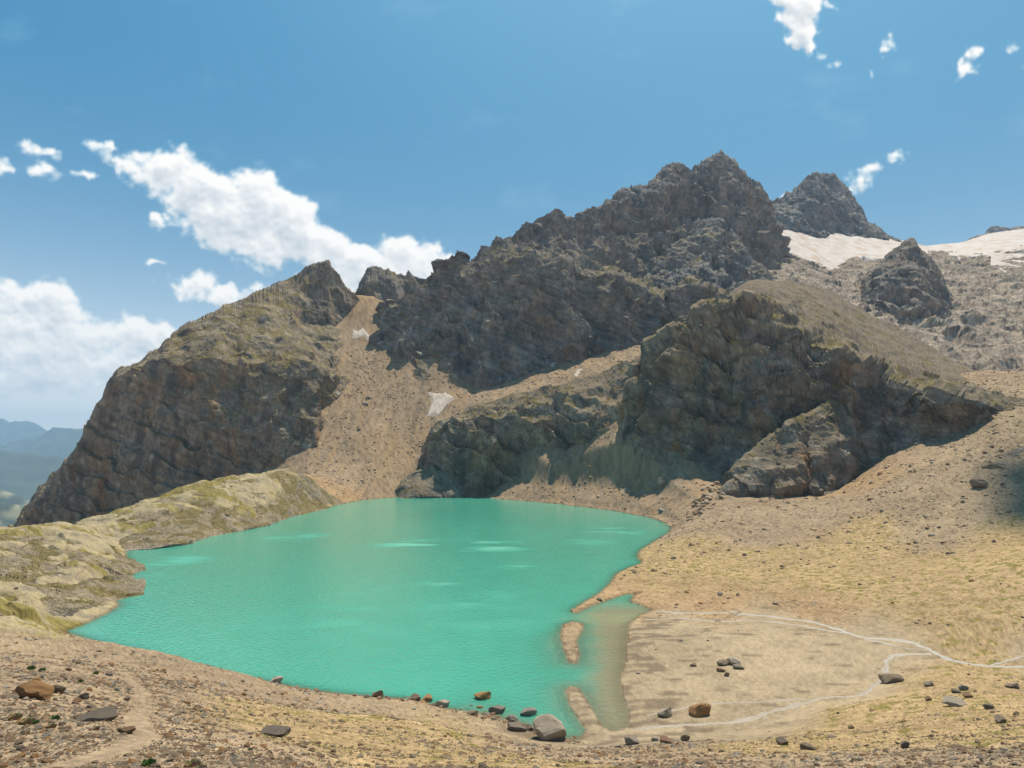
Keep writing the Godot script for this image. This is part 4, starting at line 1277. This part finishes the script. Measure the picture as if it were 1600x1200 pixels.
func snow(outline: Array, label: String) -> void:
	var poly := PackedVector2Array()
	var lo := Vector2(1e9, 1e9)
	var hi := -lo
	for q in outline:
		poly.append(Vector2(q[0], q[1]))
		lo = lo.min(poly[-1])
		hi = hi.max(poly[-1])
	var st := SurfaceTool.new()
	st.begin(Mesh.PRIMITIVE_TRIANGLES)
	var step := 1.0
	var W := int((hi.x - lo.x) / step) + 3
	var H := int((hi.y - lo.y) / step) + 3
	var pts := []
	for j in H:
		for i in W:
			var q := lo + Vector2(i - 1, j - 1) * step
			q += Vector2(n_pebble.get_noise_2d(q.x, q.y), n_pebble.get_noise_2d(q.y, q.x)) * 0.6
			var edge := 1e9
			for k in poly.size():
				edge = minf(edge, q.distance_to(Geometry2D.get_closest_point_to_segment(q, poly[k], poly[(k + 1) % poly.size()])))
			if not Geometry2D.is_point_in_polygon(q, poly):
				edge = -edge
			edge += n_tone2.get_noise_2d(q.x * 5.0, q.y * 5.0) * 2.0
			var p := hit(q.x, q.y)
			p.y += clampf(edge * 0.6, -0.6, 1.6)
			var dirt := clampf(0.3 + n_tone2.get_noise_2d(p.x * 2.0, p.z) * 1.2, 0.0, 1.0)
			st.set_color(Color(.45, .40, .35).lerp(Color(.33, .25, .18), dirt * 0.8))
			st.add_vertex(p)
			pts.append(edge)
	for j in H - 1:
		for i in W - 1:
			var a := j * W + i
			if maxf(maxf(pts[a], pts[a + 1]), maxf(pts[a + W], pts[a + W + 1])) < -0.2:
				continue
			for k in [a, a + 1, a + W, a + 1, a + W + 1, a + W]:
				st.add_index(k)
	st.generate_normals()
	put("snow_patch", st.commit(), m_snow, label, "snow patch", "old snow in the gullies")

# ------------------------------------------------------------------ rocks
# an angular stone: a ball of 80 faces cut by planes; about 1 across, its foot a little below 0
func stone_mesh(seed_: int, cuts: int, flatness: float, boxy: float) -> ArrayMesh:
	var rng := RandomNumberGenerator.new()
	rng.seed = seed_
	var v := PackedVector3Array()
	var f := []
	var g := (1.0 + sqrt(5.0)) / 2.0
	for p in [[-1, g, 0], [1, g, 0], [-1, -g, 0], [1, -g, 0], [0, -1, g], [0, 1, g], [0, -1, -g], [0, 1, -g], [g, 0, -1], [g, 0, 1], [-g, 0, -1], [-g, 0, 1]]:
		v.append(Vector3(p[0], p[1], p[2]).normalized())
	var faces := [[0, 11, 5], [0, 5, 1], [0, 1, 7], [0, 7, 10], [0, 10, 11], [1, 5, 9], [5, 11, 4], [11, 10, 2], [10, 7, 6], [7, 1, 8], [3, 9, 4], [3, 4, 2], [3, 2, 6], [3, 6, 8], [3, 8, 9], [4, 9, 5], [2, 4, 11], [6, 2, 10], [8, 6, 7], [9, 8, 1]]
	for t in (2 if cuts > 12 else 1):
		var mid := {}
		f = []
		for q in faces:
			var e := []
			for k in 3:
				var a: int = mini(q[k], q[(k + 1) % 3])
				var b: int = maxi(q[k], q[(k + 1) % 3])
				var key := a * 4096 + b
				if not mid.has(key):
					mid[key] = v.size()
					v.append((v[a] + v[b]).normalized())
				e.append(mid[key])
			f.append_array([[q[0], e[0], e[2]], [q[1], e[1], e[0]], [q[2], e[2], e[1]], [e[0], e[1], e[2]]])
		faces = f
	for i in v.size():
		v[i] = v[i] * (1.25 + 0.2 * n_tone2.get_noise_3dv(v[i] * 9.0 + Vector3.ONE * seed_))
	for k in cuts:
		var n := Vector3(rng.randfn(), rng.randfn(), rng.randfn()).normalized()
		if k < 5 and boxy > 0.0:
			n = [Vector3.UP, Vector3.RIGHT, Vector3.LEFT, Vector3.FORWARD, Vector3.BACK][k]
			n = (n + Vector3(rng.randfn(), rng.randfn(), rng.randfn()) * (1.0 - boxy) * 0.5).normalized()
		var h := rng.randf_range(0.62, 0.95)
		for i in v.size():
			var d := v[i].dot(n) - h
			if d > 0.0:
				v[i] -= n * d
	for i in v.size():
		v[i] *= 1.0 + 0.10 * n_tone2.get_noise_3dv(v[i] * 24.0 + Vector3.ONE * seed_)
	var sc := Vector3(rng.randf_range(0.8, 1.1), flatness * rng.randf_range(0.85, 1.15), rng.randf_range(0.7, 1.0)) * 0.58
	var st := SurfaceTool.new()
	st.begin(Mesh.PRIMITIVE_TRIANGLES)
	st.set_smooth_group(-1)
	for q in faces:
		for k in [0, 2, 1]:
			var p: Vector3 = v[q[k]] * sc
			st.add_vertex(p + Vector3(0, flatness * 0.28, 0))
	st.generate_normals()
	return st.commit()

var m_stones: Array[StandardMaterial3D] = []
var stone_tones := [Color(.48, .34, .215), Color(.54, .42, .29), Color(.37, .285, .20), Color(.56, .32, .15), Color(.44, .385, .315), Color(.36, .295, .23), Color(.62, .52, .40), Color(.43, .27, .17)]
var stone_shapes: Array[ArrayMesh] = []
var m_copies: StandardMaterial3D

func stone_material(c: Color) -> StandardMaterial3D:
	var m := StandardMaterial3D.new()
	m.albedo_color = c.linear_to_srgb()
	m.roughness = 0.95
	m.metallic_specular = 0.2
	m.uv1_triplanar = true
	m.uv1_world_triplanar = true
	m.uv1_scale = Vector3.ONE / 2.6
	m.albedo_texture = m_ground.albedo_texture
	m.heightmap_enabled = true
	m.heightmap_texture = m_ground.heightmap_texture
	m.heightmap_scale = 22.0
	return m

# [px, py of its foot, width in pixels, height over width, tone, shape, label]
const BOULDERS := [
	[862, 1158, 50, .72, 6, 0, "large pale boulder with a dark split face on the lake's edge"],
	[755, 1094, 21, .75, 3, 1, "rust brown boulder standing alone in the water off the near shore"],
	[824, 1120, 28, .42, 4, 2, "flat grey boulder lying in shallow water"],
	[775, 1116, 25, .5, 5, 3, "dark rounded boulder at the waterline between pebbles"],
	[1095, 1120, 33, .62, 3, 0, "orange block with a dark front beside the near stream arm"],
	[1042, 1121, 18, 1.0, 6, 1, "pale upright block on the mudflat beside the orange block"],
	[1396, 1067, 29, .55, 2, 4, "flat-topped brown block at the bend of the narrow stream arm"],
	[1150, 1040, 22, .5, 6, 2, "pale topped rock, largest of the cluster on the mudflat"],
	[1133, 1040, 17, .55, 2, 3, "brown rock in the cluster on the mudflat"],
	[1156, 1046, 15, .55, 5, 4, "dark rock in front of the pale one on the mudflat"],
	[1127, 1050, 11, .7, 7, 1, "small reddish rock apart from the cluster on the mudflat"],
	[1136, 1057, 9, .7, 2, 2, "smallest rock beside the mudflat cluster"],
	[1085, 1042, 11, .55, 2, 5, "lone low rock on the mudflat between turf spots"],
	[998, 1053, 6, .6, 6, 3, "small white stone at the edge of the wet mud"],
	[45, 1092, 54, .42, 3, 2, "biggest orange brown boulder among the scree near the footpath"],
	[82, 1084, 26, .55, 2, 0, "brown boulder behind the biggest orange one on the scree"],
	[128, 1092, 15, .7, 5, 1, "dark grey stone standing up in the scree beside the orange boulder"],
	[97, 1083, 13, .5, 6, 4, "pale stone leaning on the brown boulder in the scree"],
	[146, 1128, 58, .24, 5, 5, "long dark slab tilted out of the scree above the pink heather"],
	[192, 1146, 22, .4, 7, 3, "reddish brown slab beside the footpath"],
	[422, 1149, 46, .22, 5, 4, "low dark slab with a hollow shaded front in the scree"],
	[590, 1090, 16, .8, 7, 1, "pinkish rock standing on the near shore above the water"],
	[428, 1068, 22, .4, 6, 2, "low tan rock lying along the near shore"],
	[650, 1095, 14, .75, 2, 0, "brown rock at the waterline beside an orange one"],
	[668, 1098, 17, .75, 3, 5, "orange rock at the waterline beside a brown one"],
	[690, 1105, 20, .55, 6, 3, "pale rock at the waterline of the near shore"],
	[739, 1118, 14, .6, 2, 1, "small dark rock among pebbles at the waterline"],
	[802, 1130, 18, .6, 4, 2, "grey rock at the waterline beside the dark rounded boulder"],
	[828, 1142, 12, .8, 5, 0, "dark upright stone in the water beside the large pale boulder"],
	[808, 1143, 26, .5, 5, 4, "dark broken rock among the stones of the near shore"],
	[986, 1164, 24, .6, 4, 5, "grey boulder at the end of the gravel bar"],
	[1043, 1162, 18, .55, 7, 4, "square brown block at the edge of the near gravel"],
	[1071, 1158, 14, .75, 2, 0, "brown pointed block at the edge of the near gravel"],
	[1024, 1158, 12, .5, 6, 3, "low pale stone beside the square brown block"],
	[1455, 1072, 14, .6, 5, 1, "dark stone on the gravel beyond the flat-topped block"],
	[1502, 1103, 46, .2, 6, 2, "long low pale slab lying on the golden gravel"],
	[1547, 1108, 17, .5, 5, 3, "dark rock at the end of the long pale slab"],
	[1569, 1130, 22, .5, 5, 5, "dark rock alone on the golden gravel"],
	[1225, 1164, 18, .6, 5, 0, "dark rock on the gravel near the bottom of the slope"],
	[1264, 1172, 20, .5, 2, 1, "brown rock beside the dark one near the bottom of the slope"],
	[1416, 1169, 14, .7, 5, 2, "round dark rock between tufts on the golden gravel"],
	[1508, 1079, 16, .55, 4, 3, "grey rock in the pile beyond the stream arm"],
	[1497, 1083, 12, .6, 5, 4, "dark rock in the pile beyond the stream arm"],
	[1516, 1090, 14, .5, 7, 0, "reddish rock in the pile beyond the stream arm"],
	[1453, 1095, 12, .6, 7, 5, "small reddish rock on the bare golden gravel"],
	[1587, 1076, 16, .6, 5, 1, "dark rock on the gravel below the stream"],
	[1538, 762, 28, .55, 2, 2, "big brown boulder on the grey stony slope below the outcrop"],
	[1036, 762, 14, 1.1, 5, 0, "dark block under the foot of the huge cliff"],
	[1034, 800, 9, .8, 4, 1, "grey block on the fan below the dark block"],
	[1331, 724, 12, .6, 2, 3, "brown block beside the rock rib with the cave"],
	[1340, 719, 10, .6, 6, 4, "pale block beside the rock rib with the cave"],
	[576, 624, 9, .7, 5, 5, "dark boulder high on the big scree cone"],
	[570, 633, 9, .6, 6, 1, "pale boulder high on the big scree cone"],
	[561, 673, 7, .7, 5, 2, "dark boulder in the middle of the big scree cone"]]

func build_boulders() -> void:
	for c in stone_tones:
		m_stones.append(stone_material(c))
	var shapes: Array[ArrayMesh] = []
	for k in 6:
		shapes.append(stone_mesh(700 + k, 16, [.8, .95, .6, .7, .75, .7][k], [.0, .3, .0, .2, .9, .4][k]))
	for k in 8:
		stone_shapes.append(stone_mesh(900 + k, 8, [.5, .6, .45, .7, .55, .4, .65, .5][k], [.0, .4, .0, .3, .6, .0, .2, .5][k]))
	var rng := RandomNumberGenerator.new()
	rng.seed = 5
	for b in BOULDERS:
		var p := hit(b[0], b[1])
		if b[6].contains("water") and p.y < 0.0:
			p = level(b[0], b[1], -0.1)
		var w: float = b[2] * -p.z / F
		var o := put("boulder", shapes[b[5]], m_stones[b[4]], b[6], "boulder")
		var high: float = [.8, .95, .6, .7, .75, .7][b[5]] * 1.05
		o.scale = Vector3(w, w * b[3] / high, w * 0.85)
		o.rotation = Vector3(rng.randf_range(-.1, .1), rng.randf_range(-.5, .5) + (PI if rng.randf() < .5 else 0.0), rng.randf_range(-.1, .1))
		p.z -= w * 0.3
		p.y = maxf(p.y, ground_height(p.x, p.z) if not b[6].contains("water") else -0.2)
		o.position = p - Vector3(0, w * 0.04, 0)
	# blocks of a rockfall at the head of the right shore
	for k in 60:
		var t := rng.randf()
		var p := hit(1128.0 - 50.0 * t + rng.randfn() * 8.0, 757.0 + 52.0 * t + rng.randfn() * 5.0)
		var w := rng.randf_range(2.0, 5.0) * (1.3 if rng.randf() < .2 else 1.0)
		var o := put("rockfall_block", stone_shapes[rng.randi() % 8], m_stones[[0, 7, 2, 1][rng.randi() % 4]], ["%s block in the rockfall heap at the foot of the huge cliff" % ["small", "middle-sized", "large", "very large"][clampi(int(w) - 2, 0, 3)]][0], "boulder", "blocks of the rockfall heap")
		o.scale = Vector3(w, w * rng.randf_range(.8, 1.2), w)
		o.rotation = Vector3(rng.randf_range(-.4, .4), rng.randf() * TAU, rng.randf_range(-.4, .4))
		o.position = p

func near_path(p: Vector2, path: PackedVector2Array) -> float:
	var best := 1e9
	for i in path.size() - 1:
		best = minf(best, p.distance_to(Geometry2D.get_closest_point_to_segment(p, path[i], path[i + 1])))
	return best

func kind_at(x: float, z: float, k: int) -> float:
	var d := clampf(-z, D0, D1 - 1.0)
	var i := clampi(int(round((x / d - U0) / (U1 - U0) * GU / STEP)), 0, cw - 1)
	var j := clampi(int(round(distance_row(d) / STEP)), 0, ch - 1)
	return g_kind[(j * cw + i) * TONES.size() + k]

func scatter_stones() -> void:
	var rng := RandomNumberGenerator.new()
	rng.seed = 77
	var path := PackedVector2Array()
	for q in [[90, 1199], [140, 1186], [190, 1171], [226, 1152], [212, 1126], [224, 1102], [222, 1082], [208, 1066], [190, 1045], [170, 1026]]:
		var p := hit(q[0], q[1])
		path.append(Vector2(p.x, p.z))
	var found := []          # [apparent size, transform, colour, shape, where]
	for n in 330000:
		var d: float
		var u: float
		if n < 120000:
			d = exp(rng.randf_range(log(15.0), log(130.0)))
			u = rng.randf_range(-1.0, 0.95)
		else:
			d = exp(rng.randf_range(log(60.0), log(1200.0))) if n < 210000 else rng.randf_range(330.0, 1150.0)
			u = rng.randf_range(-0.95, 0.95) if n < 210000 else rng.randf_range(-0.42, 0.75)
		var x := u * d
		var z := -d
		var luck := rng.randf()
		if luck > 0.95:
			continue
		var h := ground_height(x, z)
		if h < 0.02:
			continue
		# out of the picture altogether
		var py := 690.0 - (h - EYE.y) / d * F
		if py > 1290.0:
			continue
		var scree := kind_at(x, z, 0) + kind_at(x, z, 4)
		var gravel := kind_at(x, z, 1)
		var moraine := kind_at(x, z, 5)
		var heap := 0.5 + 0.9 * n_hum.get_noise_2d(x * 1.4 + 70.0, z * 1.4)
		var chance := scree * (0.8 if d < 300.0 else 0.4) + gravel * 0.26 + moraine * 0.6 + kind_at(x, z, 2) * 0.012 + kind_at(x, z, 3) * 0.05
		if d > 130.0 and n < 210000:
			chance *= 0.55
		if rng.randf() > chance * clampf(heap * 1.4, 0.12, 1.3):
			continue
		# apparent size in pixels of the photograph; never under 6 cm nor over 3 m
		var big := (1.6 if d < 300.0 else 1.15) * pow(rng.randf(), -0.42)
		if d < 60.0 and rng.randf() < 0.4:
			big *= 1.7
		var w := clampf(big * d / F, 0.06, 3.0)
		w = minf(w, 0.14 + d * 0.0068) if d < 250.0 else w
		if -z < 120.0 and near_path(Vector2(x, z), path) < 0.55 + w:
			continue
		var c: Color = stone_tones[[0, 1, 2, 4, 6, 0, 7, 3][rng.randi() % 8]]
		if gravel > 0.5:
			c = c.lerp(Color(.44, .33, .19), 0.4)
		if d > 300.0:
			c = c.lerp(Color(.43, .32, .21), 0.55)
		c = c * rng.randf_range(0.75, 1.2)
		var basis := Basis.from_euler(Vector3(rng.randf_range(-.35, .35), rng.randf() * TAU, rng.randf_range(-.35, .35))).scaled(Vector3(w, w * rng.randf_range(.6, 1.1), w))
		var shown := w / d if (py > 700.0 and py < 1198.0 and absf(u) < 0.74) else 0.0
		found.append([shown, Transform3D(basis, Vector3(x, h - w * 0.05, z)), c, rng.randi() % 8, 0 if d < 75.0 and u < 0.1 else (1 if scree > 0.5 and d < 300.0 else (2 if d < 420.0 else 3))])
	for n in 1400:
		var k := rng.randi_range(0, 13)
		var a2 := shore[k].lerp(shore[k + 1], rng.randf())
		a2 += (a2 - Vector2(-40, -330)).normalized() * (rng.randfn() * 2.2 + 0.6)
		var h2 := ground_height(a2.x, a2.y)
		if h2 < -0.5:
			continue
		var w2 := 0.25 * pow(rng.randf(), -0.5)
		w2 = minf(w2, 1.5)
		var c2: Color = stone_tones[[0, 1, 2, 4, 7, 3][rng.randi() % 6]] * rng.randf_range(0.7, 1.1)
		found.append([0.0, Transform3D(Basis.from_euler(Vector3(rng.randf_range(-.3, .3), rng.randf() * TAU, rng.randf_range(-.3, .3))).scaled(Vector3(w2, w2, w2)), Vector3(a2.x, h2 - w2 * 0.1, a2.y)), c2, rng.randi() % 8, 1])
	found.sort_custom(func(a, b): return a[0] > b[0])
	var where := [["in the near scree", "loose stones of the near scree"], ["on the stony rim above the near shore", "rocks of the stony rim"], ["on the golden gravel beyond the mudflat", "rocks scattered on the golden gravel"], ["on the scree under the far cliffs", "boulders on the far scree"]]
	var tone_words := ["tan brown", "sandy", "dull brown", "orange", "grey", "dark", "pale", "reddish"]
	var shape_words := ["flat-topped", "blocky", "low", "tall", "squared", "slab-like", "rounded", "wedge-shaped"]
	var marks := []
	for b in BOULDERS:
		var at_ := hit(b[0], b[1])
		marks.append([Vector2(at_.x, at_.z), "the " + b[6].split(" on ")[0].split(" in ")[0].split(" at ")[0].split(" lying ")[0].split(" among ")[0].split(" beside ")[0].split(" with ")[0].split(" behind ")[0].split(" leaning ")[0].split(" tilted ")[0].split(" between ")[0].split(" standing ")[0].split(" apart ")[0].split(" of ")[0].split(" alone")[0].split(", ")[0]])
	for k in 300:
		var e: Array = found[k]
		var best := 0
		for t in stone_tones.size():
			var a: Color = stone_tones[t]
			var b: Color = stone_tones[best]
			if Vector3(a.r, a.g, a.b).distance_to(Vector3(e[2].r, e[2].g, e[2].b)) < Vector3(b.r, b.g, b.b).distance_to(Vector3(e[2].r, e[2].g, e[2].b)):
				best = t
		var spot := Vector2(e[1].origin.x, e[1].origin.z)
		var near_to := ""
		var reach := 6.0 if e[4] == 0 else 14.0
		for m in marks:
			var away: float = spot.distance_to(m[0])
			if away < reach:
				reach = away
				near_to = " near " + m[1]
		if near_to == "" and -spot.y < 120.0 and near_path(spot, path) < 3.0:
			near_to = " beside the footpath"
		var o := put("stone", stone_shapes[e[3]], m_stones[best], "%s %s stone %s%s" % [shape_words[e[3]], tone_words[best], where[e[4]][0], near_to], "stone", where[e[4]][1])
		o.transform = e[1]
	m_copies = stone_material(Color.WHITE)
	m_copies.vertex_color_use_as_albedo = true
	var buffers := []
	for k in 8:
		buffers.append(PackedFloat32Array())
	for k in range(300, found.size()):
		var t: Transform3D = found[k][1]
		var c: Color = found[k][2]
		buffers[found[k][3]].append_array([t.basis.x.x, t.basis.y.x, t.basis.z.x, t.origin.x, t.basis.x.y, t.basis.y.y, t.basis.z.y, t.origin.y, t.basis.x.z, t.basis.y.z, t.basis.z.z, t.origin.z, c.r, c.g, c.b, 1.0])
	for k in 8:
		var mm := MultiMesh.new()
		mm.transform_format = MultiMesh.TRANSFORM_3D
		mm.use_colors = true
		mm.mesh = stone_shapes[k]
		mm.instance_count = buffers[k].size() / 16
		mm.buffer = buffers[k]
		var o := MultiMeshInstance3D.new()
		o.multimesh = mm
		o.material_override = m_copies
		o.name = numbered("gravel")
		add_child(o, true)
		tag(o, "loose stones and gravel strewn over the slopes round the lake", "gravel", "", "stuff")
	print("stones ", found.size())

# ------------------------------------------------------------------ plants
func leaf_clump(seed_: int, n: int, spread: float, high: float, width: float) -> ArrayMesh:
	var rng := RandomNumberGenerator.new()
	rng.seed = seed_
	var st := SurfaceTool.new()
	st.begin(Mesh.PRIMITIVE_TRIANGLES)
	for k in n:
		var a := rng.randf() * TAU
		var r := spread * sqrt(rng.randf())
		var foot := Vector3(cos(a) * r, 0, sin(a) * r) * 0.7
		var lean := Vector3(cos(a), 0, sin(a)) * rng.randf_range(0.05, 0.5) * high
		var tip := foot + lean + Vector3(0, high * rng.randf_range(0.6, 1.1), 0)
		var side := Vector3(-sin(a + rng.randfn() * .5), 0, cos(a + rng.randfn() * .5)) * width
		var mid := foot.lerp(tip, 0.55) + Vector3(0, high * 0.12, 0)
		for p in [foot - side * .4, mid - side, mid + side, foot - side * .4, mid + side, foot + side * .4, mid - side, tip, mid + side]:
			st.add_vertex(p)
	st.generate_normals()
	return st.commit()

func leaf_material(c: Color) -> StandardMaterial3D:
	var m := StandardMaterial3D.new()
	m.albedo_color = c.linear_to_srgb()
	m.roughness = 0.7
	m.cull_mode = BaseMaterial3D.CULL_DISABLED
	m.backlight_enabled = true
	m.backlight = Color(c.r, c.g, c.b) * 0.6
	return m

func build_plants() -> void:
	var green := leaf_material(Color(.06, .12, .02))
	var olive := leaf_material(Color(.20, .19, .045))
	var pink := leaf_material(Color(.34, .12, .17))
	var straw := leaf_material(Color(.34, .25, .11))
	var clump := [leaf_clump(1, 90, .5, .42, .05), leaf_clump(2, 90, .5, .34, .07)]
	for q in [[48, 1046, 14, "dark green leafy plant on the scree above the orange boulder"], [66, 1049, 12, "light green plant beside a dark green one on the scree"], [150, 1053, 10, "green plant on the turf strip above the footpath"], [126, 1066, 9, "small green plant between stones below the turf strip"], [232, 1198, 26, "green plant at the foot of the footpath"], [56, 1131, 12, "green plant among the pink heather"], [86, 1125, 16, "loose green plant beside the long dark slab"], [391, 1173, 9, "small green cushion plant in the grey gravel"]]:
		var p := hit(q[0], q[1])
		var w: float = q[2] * -p.z / F
		var o := Node3D.new()
		o.name = numbered("alpine_plant")
		add_child(o, true)
		o.position = p
		o.scale = Vector3.ONE * w
		tag(o, q[3], "plant")
		put("leaves", clump[used["alpine_plant"] % 2], green, "", "", "", "", o)
		put("stem", leaf_clump(9, 8, .2, .3, .02), olive, "", "", "", "", o)
	var bloom := leaf_clump(3, 150, .5, .30, .035)
	for q in [[22, 1124, 26, "pink heather cushion between the orange boulder and the pale stones"], [42, 1131, 26, "pink heather cushion beside the green plant"], [80, 1137, 18, "faded pink heather cushion below the long dark slab"], [300, 1199, 30, "pink heather cushion at the bottom of the slope beside the footpath"], [312, 1204, 24, "low pink heather cushion beside a larger one"], [150, 1140, 14, "small pink heather cushion under the long dark slab"]]:
		var p := hit(q[0], q[1])
		var w: float = q[2] * -p.z / F
		var o := Node3D.new()
		o.name = numbered("heather")
		add_child(o, true)
		o.position = p
		o.scale = Vector3(w, w * 0.7, w)
		tag(o, q[3], "heather", "pink heather in the scree")
		put("leaves", clump[1], olive, "", "", "", "", o)
		put("blossom", bloom, pink, "", "", "", "", o)
	# dry grass on the golden gravel and on the strips of turf
	var rng := RandomNumberGenerator.new()
	rng.seed = 21
	var tuft := leaf_clump(4, 14, .5, .6, .05)
	var buf := [PackedFloat32Array(), PackedFloat32Array()]
	for n in 90000:
		var d := exp(rng.randf_range(log(20.0), log(420.0)))
		var x := rng.randf_range(-0.95, 0.95) * d
		var h := ground_height(x, -d)
		if h < 0.3:
			continue
		var g := kind_at(x, -d, 1)
		var t := n_tone2.get_noise_2d(x * 2.2 + 31.0, -d * 3.4) + 0.28 * n_tone.get_noise_2d(x, -d)
		if g < 0.3 or t < (0.05 if d < 150.0 else 0.24):
			continue
		var w := clampf(rng.randf_range(1.5, 3.0) * d / F, 0.12, 0.7)
		var b := Basis.from_euler(Vector3(0, rng.randf() * TAU, 0)).scaled(Vector3(w, w * .7, w))
		buf[0 if t < 0.26 else 1].append_array([b.x.x, b.y.x, b.z.x, x, b.x.y, b.y.y, b.z.y, h - .02, b.x.z, b.y.z, b.z.z, -d])
	for k in 2:
		var mm := MultiMesh.new()
		mm.transform_format = MultiMesh.TRANSFORM_3D
		mm.mesh = tuft
		mm.instance_count = buf[k].size() / 12
		mm.buffer = buf[k]
		var o := MultiMeshInstance3D.new()
		o.multimesh = mm
		o.material_override = [straw, olive][k]
		o.name = numbered("grass")
		add_child(o, true)
		tag(o, ["dry straw coloured grass on the near slopes", "green grass tufts growing in patches on the golden gravel"][k], "grass", "", "stuff")

# a small cumulus, high above and out of the picture, whose shade lies on the slope at its right edge
func build_cloud() -> void:
	var centre := Vector3(356, 30, -356) + sun_dir() * 4200.0
	var m := SphereMesh.new()
	m.radial_segments = 48
	m.rings = 24
	var arr := m.get_mesh_arrays()
	var v: PackedVector3Array = arr[Mesh.ARRAY_VERTEX]
	for i in v.size():
		var p := v[i] * 2.0
		v[i] = p * Vector3(82, 30, 100) * (1.0 + 0.35 * n_hum.get_noise_3dv(p * 40.0))
	arr[Mesh.ARRAY_VERTEX] = v
	var am := ArrayMesh.new()
	am.add_surface_from_arrays(Mesh.PRIMITIVE_TRIANGLES, arr)
	var white := StandardMaterial3D.new()
	white.albedo_color = Color(.92, .92, .92)
	white.roughness = 1.0
	var o := put("cloud", am, white, "small white cumulus cloud high above the stony slope", "cloud")
	o.position = centre
